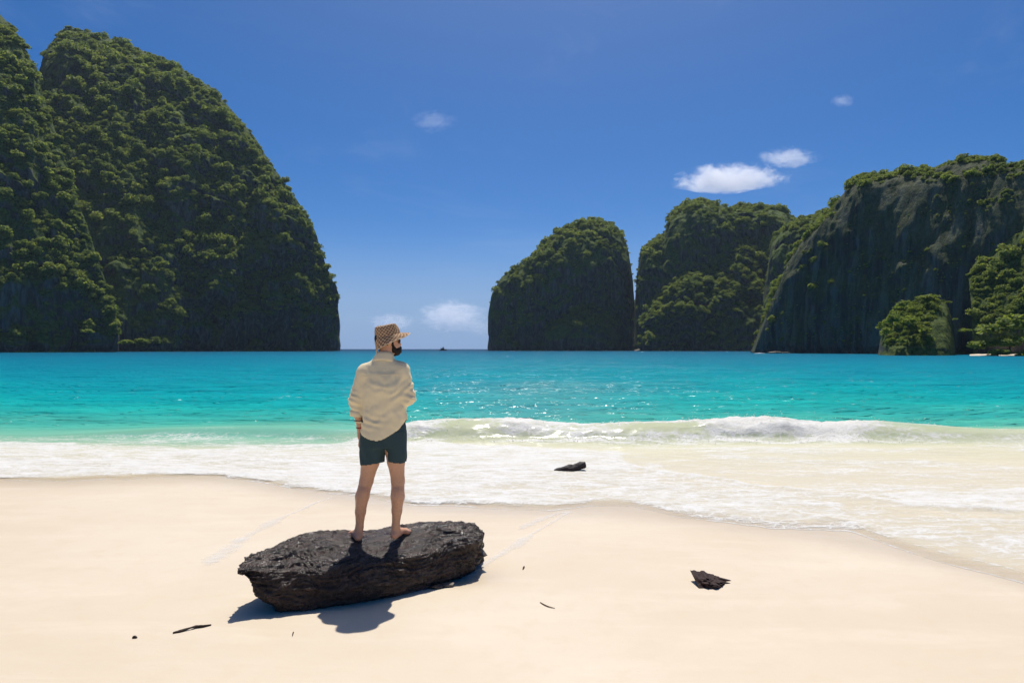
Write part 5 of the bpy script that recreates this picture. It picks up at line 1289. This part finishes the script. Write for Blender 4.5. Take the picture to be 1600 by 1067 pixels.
# ================================================================== THE BOAT in the gap
def boat():
    d = 900.0; p = P3(692, 547, d); root = empty('tour_boat', (p[0], d, SEA), label='small white topped boat on the horizon in the gap between the cliffs', category='boat')
    root.rotation_euler = (0, 0, R(24))
    t = NT('hull_paint'); MH = t.done(principled(t, t.mixc(t.noise(t.coord(), 1.2, 4), (0.015, 0.020, 0.035), (0.04, 0.045, 0.06)), 0.4, None, 0.4))
    t = NT('boat_white'); MW = t.done(principled(t, t.mixc(t.noise(t.coord(), 1.5, 4), (0.66, 0.67, 0.68), (0.80, 0.80, 0.80)), 0.5, None, 0.4))
    t = NT('cabin_dark'); MD = t.done(principled(t, (0.02, 0.022, 0.028), 0.2, None, 0.5))
    # hull: stations from stern to bow
    st = np.linspace(0, 1, 24); V = []
    for s_ in st:
        hw = 1.6 * (1 - max(0, (s_ - 0.45) / 0.55) ** 2.2) + 0.03; sheer = 1.25 + 0.9 * s_ ** 2.2; xq = -5.2 + 10.4 * s_
        for a in np.linspace(-1, 1, 13):
            yq = hw * a; zq = -0.6 + (sheer + 0.6) * abs(a) ** 1.6
            V.append((xq, yq * (1.0 if abs(a) > 0.9 else 0.95), zq))
    V = np.array(V); f = grid_faces(24, 13)
    o = link('hull', mesh_np('hull', V, f), MH, root); o.modifiers.new('plate', 'SOLIDIFY').thickness = 0.08
    def bx(name, mat, cx, cy, cz, sx, sy, sz, par=root, bev=0.08):
        bm = bmesh.new(); bmesh.ops.create_cube(bm, size=1.0); bmesh.ops.scale(bm, vec=(sx, sy, sz), verts=bm.verts); bmesh.ops.translate(bm, vec=(cx, cy, cz), verts=bm.verts)
        bmesh.ops.bevel(bm, geom=list(bm.edges), offset=bev, segments=2, affect='EDGES')
        m = bpy.data.meshes.new(name); bm.to_mesh(m); bm.free(); return link(name, m, mat, par)
    bx('deck', MW, -0.6, 0, 1.05, 8.4, 2.6, 0.12, bev=0.03)
    cab = bx('cabin', MD, -0.6, 0, 2.0, 4.6, 2.3, 1.75)
    for yq in (-1.17, 1.17):
        for xq in (-2.2, -1.1, 0.0, 1.1): bx('window', MD, xq, yq, 2.3, 0.8, 0.04, 0.6, cab, 0.01)
    bx('roof', MW, -0.6, 0, 3.0, 6.4, 2.9, 0.20)
    bx('wheelhouse', MW, 0.4, 0, 3.9, 2.2, 1.9, 1.5); bx('canopy', MW, -1.9, 0, 4.5, 2.6, 2.3, 0.12, bev=0.03)
    for xq in (-3.0, -0.8):
        for yq in (-1.0, 1.0): bx('post', MW, xq, yq, 3.8, 0.09, 0.09, 1.4, bev=0.01)
    for yq in (-1.2, 1.2): bx('post', MD, -3.6, yq, 2.0, 0.10, 0.10, 1.9, bev=0.01)
    bx('mast', MW, 0.2, 0, 5.6, 0.10, 0.10, 2.4, bev=0.01)
    bx('rail', MW, 3.3, 0, 2.5, 2.6, 1.9, 0.07, bev=0.01)
boat()

# ================================================================== CLOUDS
def cloud(px, py, d, wpx, hpx, label, dens, seed, flat=0.5, thr=0.42, depth=0.45, freq=1.7):
    p = P3(px, py, d); sx, sz = wpx * d / F / 2, hpx * d / F / 2
    bm = bmesh.new(); bmesh.ops.create_icosphere(bm, subdivisions=5, radius=1.0)
    v = np.array([q.co[:] for q in bm.verts]); f = np.array([[q.index for q in k.verts] for k in bm.faces]); bm.free()
    v = v * (1 + 0.22 * fbm(v[:, 0] * 1.5, v[:, 1] * 1.5, v[:, 2] * 1.5, 3, seed))[:, None]
    v[:, 2] = np.where(v[:, 2] < 0, v[:, 2] * flat, v[:, 2])
    t = NT('cloud_vapour'); c = t.coord((1, 1, 1))
    ln = t.n('VectorMath', operation='LENGTH'); t.t.links.new(c, ln.inputs[0])
    mp = t.n('Mapping'); mp.inputs['Scale'].default_value = (1.0 * sx / sz * 0.55, 1, 1); mp.inputs['Location'].default_value = (seed * 1.7, 0, 0); t.t.links.new(c, mp.inputs['Vector'])
    n = t.noise(mp.outputs[0], freq, 8, 0.68, 0.6)
    q = t.math('SUBTRACT', n, t.math('MULTIPLY', t.math('POWER', ln.outputs['Value'], 1.6), 0.34))
    dn = t.math('MULTIPLY', t.mapr(q, thr - 0.10, thr + 0.16), dens)
    pv = t.n('VolumePrincipled'); pv.inputs['Color'].default_value = (0.99, 0.99, 1.0, 1); pv.inputs['Anisotropy'].default_value = 0.35
    t.t.links.new(dn, pv.inputs['Density']); t.t.links.new(pv.outputs[0], t.out.inputs['Volume'])
    o = link('cloud', mesh_np('cloud', v, f), t.m, label=label, category='cloud', group='small clouds in the sky')
    o.location = tuple(p); o.scale = (sx, sx * depth, sz)
    return o
scene.cycles.volume_step_rate = 0.5; scene.cycles.volume_max_steps = 128
cloud(1138, 283, 5200, 190, 56, 'bright white cumulus puff just above the right hand peaks', 0.012, 3, 0.6, 0.31, freq=1.9)
cloud(1230, 248, 5400, 105, 40, 'smaller thin white puff above and right of the bright cumulus', 0.007, 12, 0.7, 0.33, freq=1.9)
cloud(1316, 158, 5600, 44, 26, 'tiny faint wisp of cloud at upper right', 0.004, 11, 0.8, 0.34)
cloud(676, 190, 5600, 90, 44, 'faint wisp of cloud high above the sea gap', 0.0016, 13, 0.9, 0.36, freq=2.4)
cloud(706, 494, 9500, 130, 62, 'pale towering cumulus low over the horizon in the gap', 0.0060, 17, 0.9, 0.34, freq=3.4)
cloud(612, 503, 9800, 96, 36, 'pale low cloud behind the man hat above the horizon', 0.0038, 23, 0.9, 0.35, freq=3.4)
cloud(752, 512, 10000, 70, 34, 'faint low cloud beside the islet above the horizon', 0.0016, 29, 0.9, 0.33, freq=2.2)

# ================================================================== HAZE
def haze(x0, x1, y0, y1, z0, z1, dens):
    bm = bmesh.new(); bmesh.ops.create_cube(bm, size=1.0)
    bmesh.ops.scale(bm, vec=(x1 - x0, y1 - y0, z1 - z0), verts=bm.verts); bmesh.ops.translate(bm, vec=((x0 + x1) / 2, (y0 + y1) / 2, (z0 + z1) / 2), verts=bm.verts)
    m = bpy.data.meshes.new('haze'); bm.to_mesh(m); bm.free()
    t = NT('sea_air'); pv = t.n('VolumePrincipled'); pv.inputs['Color'].default_value = (0.74, 0.86, 1.0, 1); pv.inputs['Density'].default_value = dens; pv.inputs['Anisotropy'].default_value = 0.2
    t.t.links.new(pv.outputs[0], t.out.inputs['Volume'])
    link('haze', m, t.m, kind='stuff', label='thin bluish sea haze lying over the bay')
haze(-11000, 11000, -120, 6300, -18, 470, 0.000045)
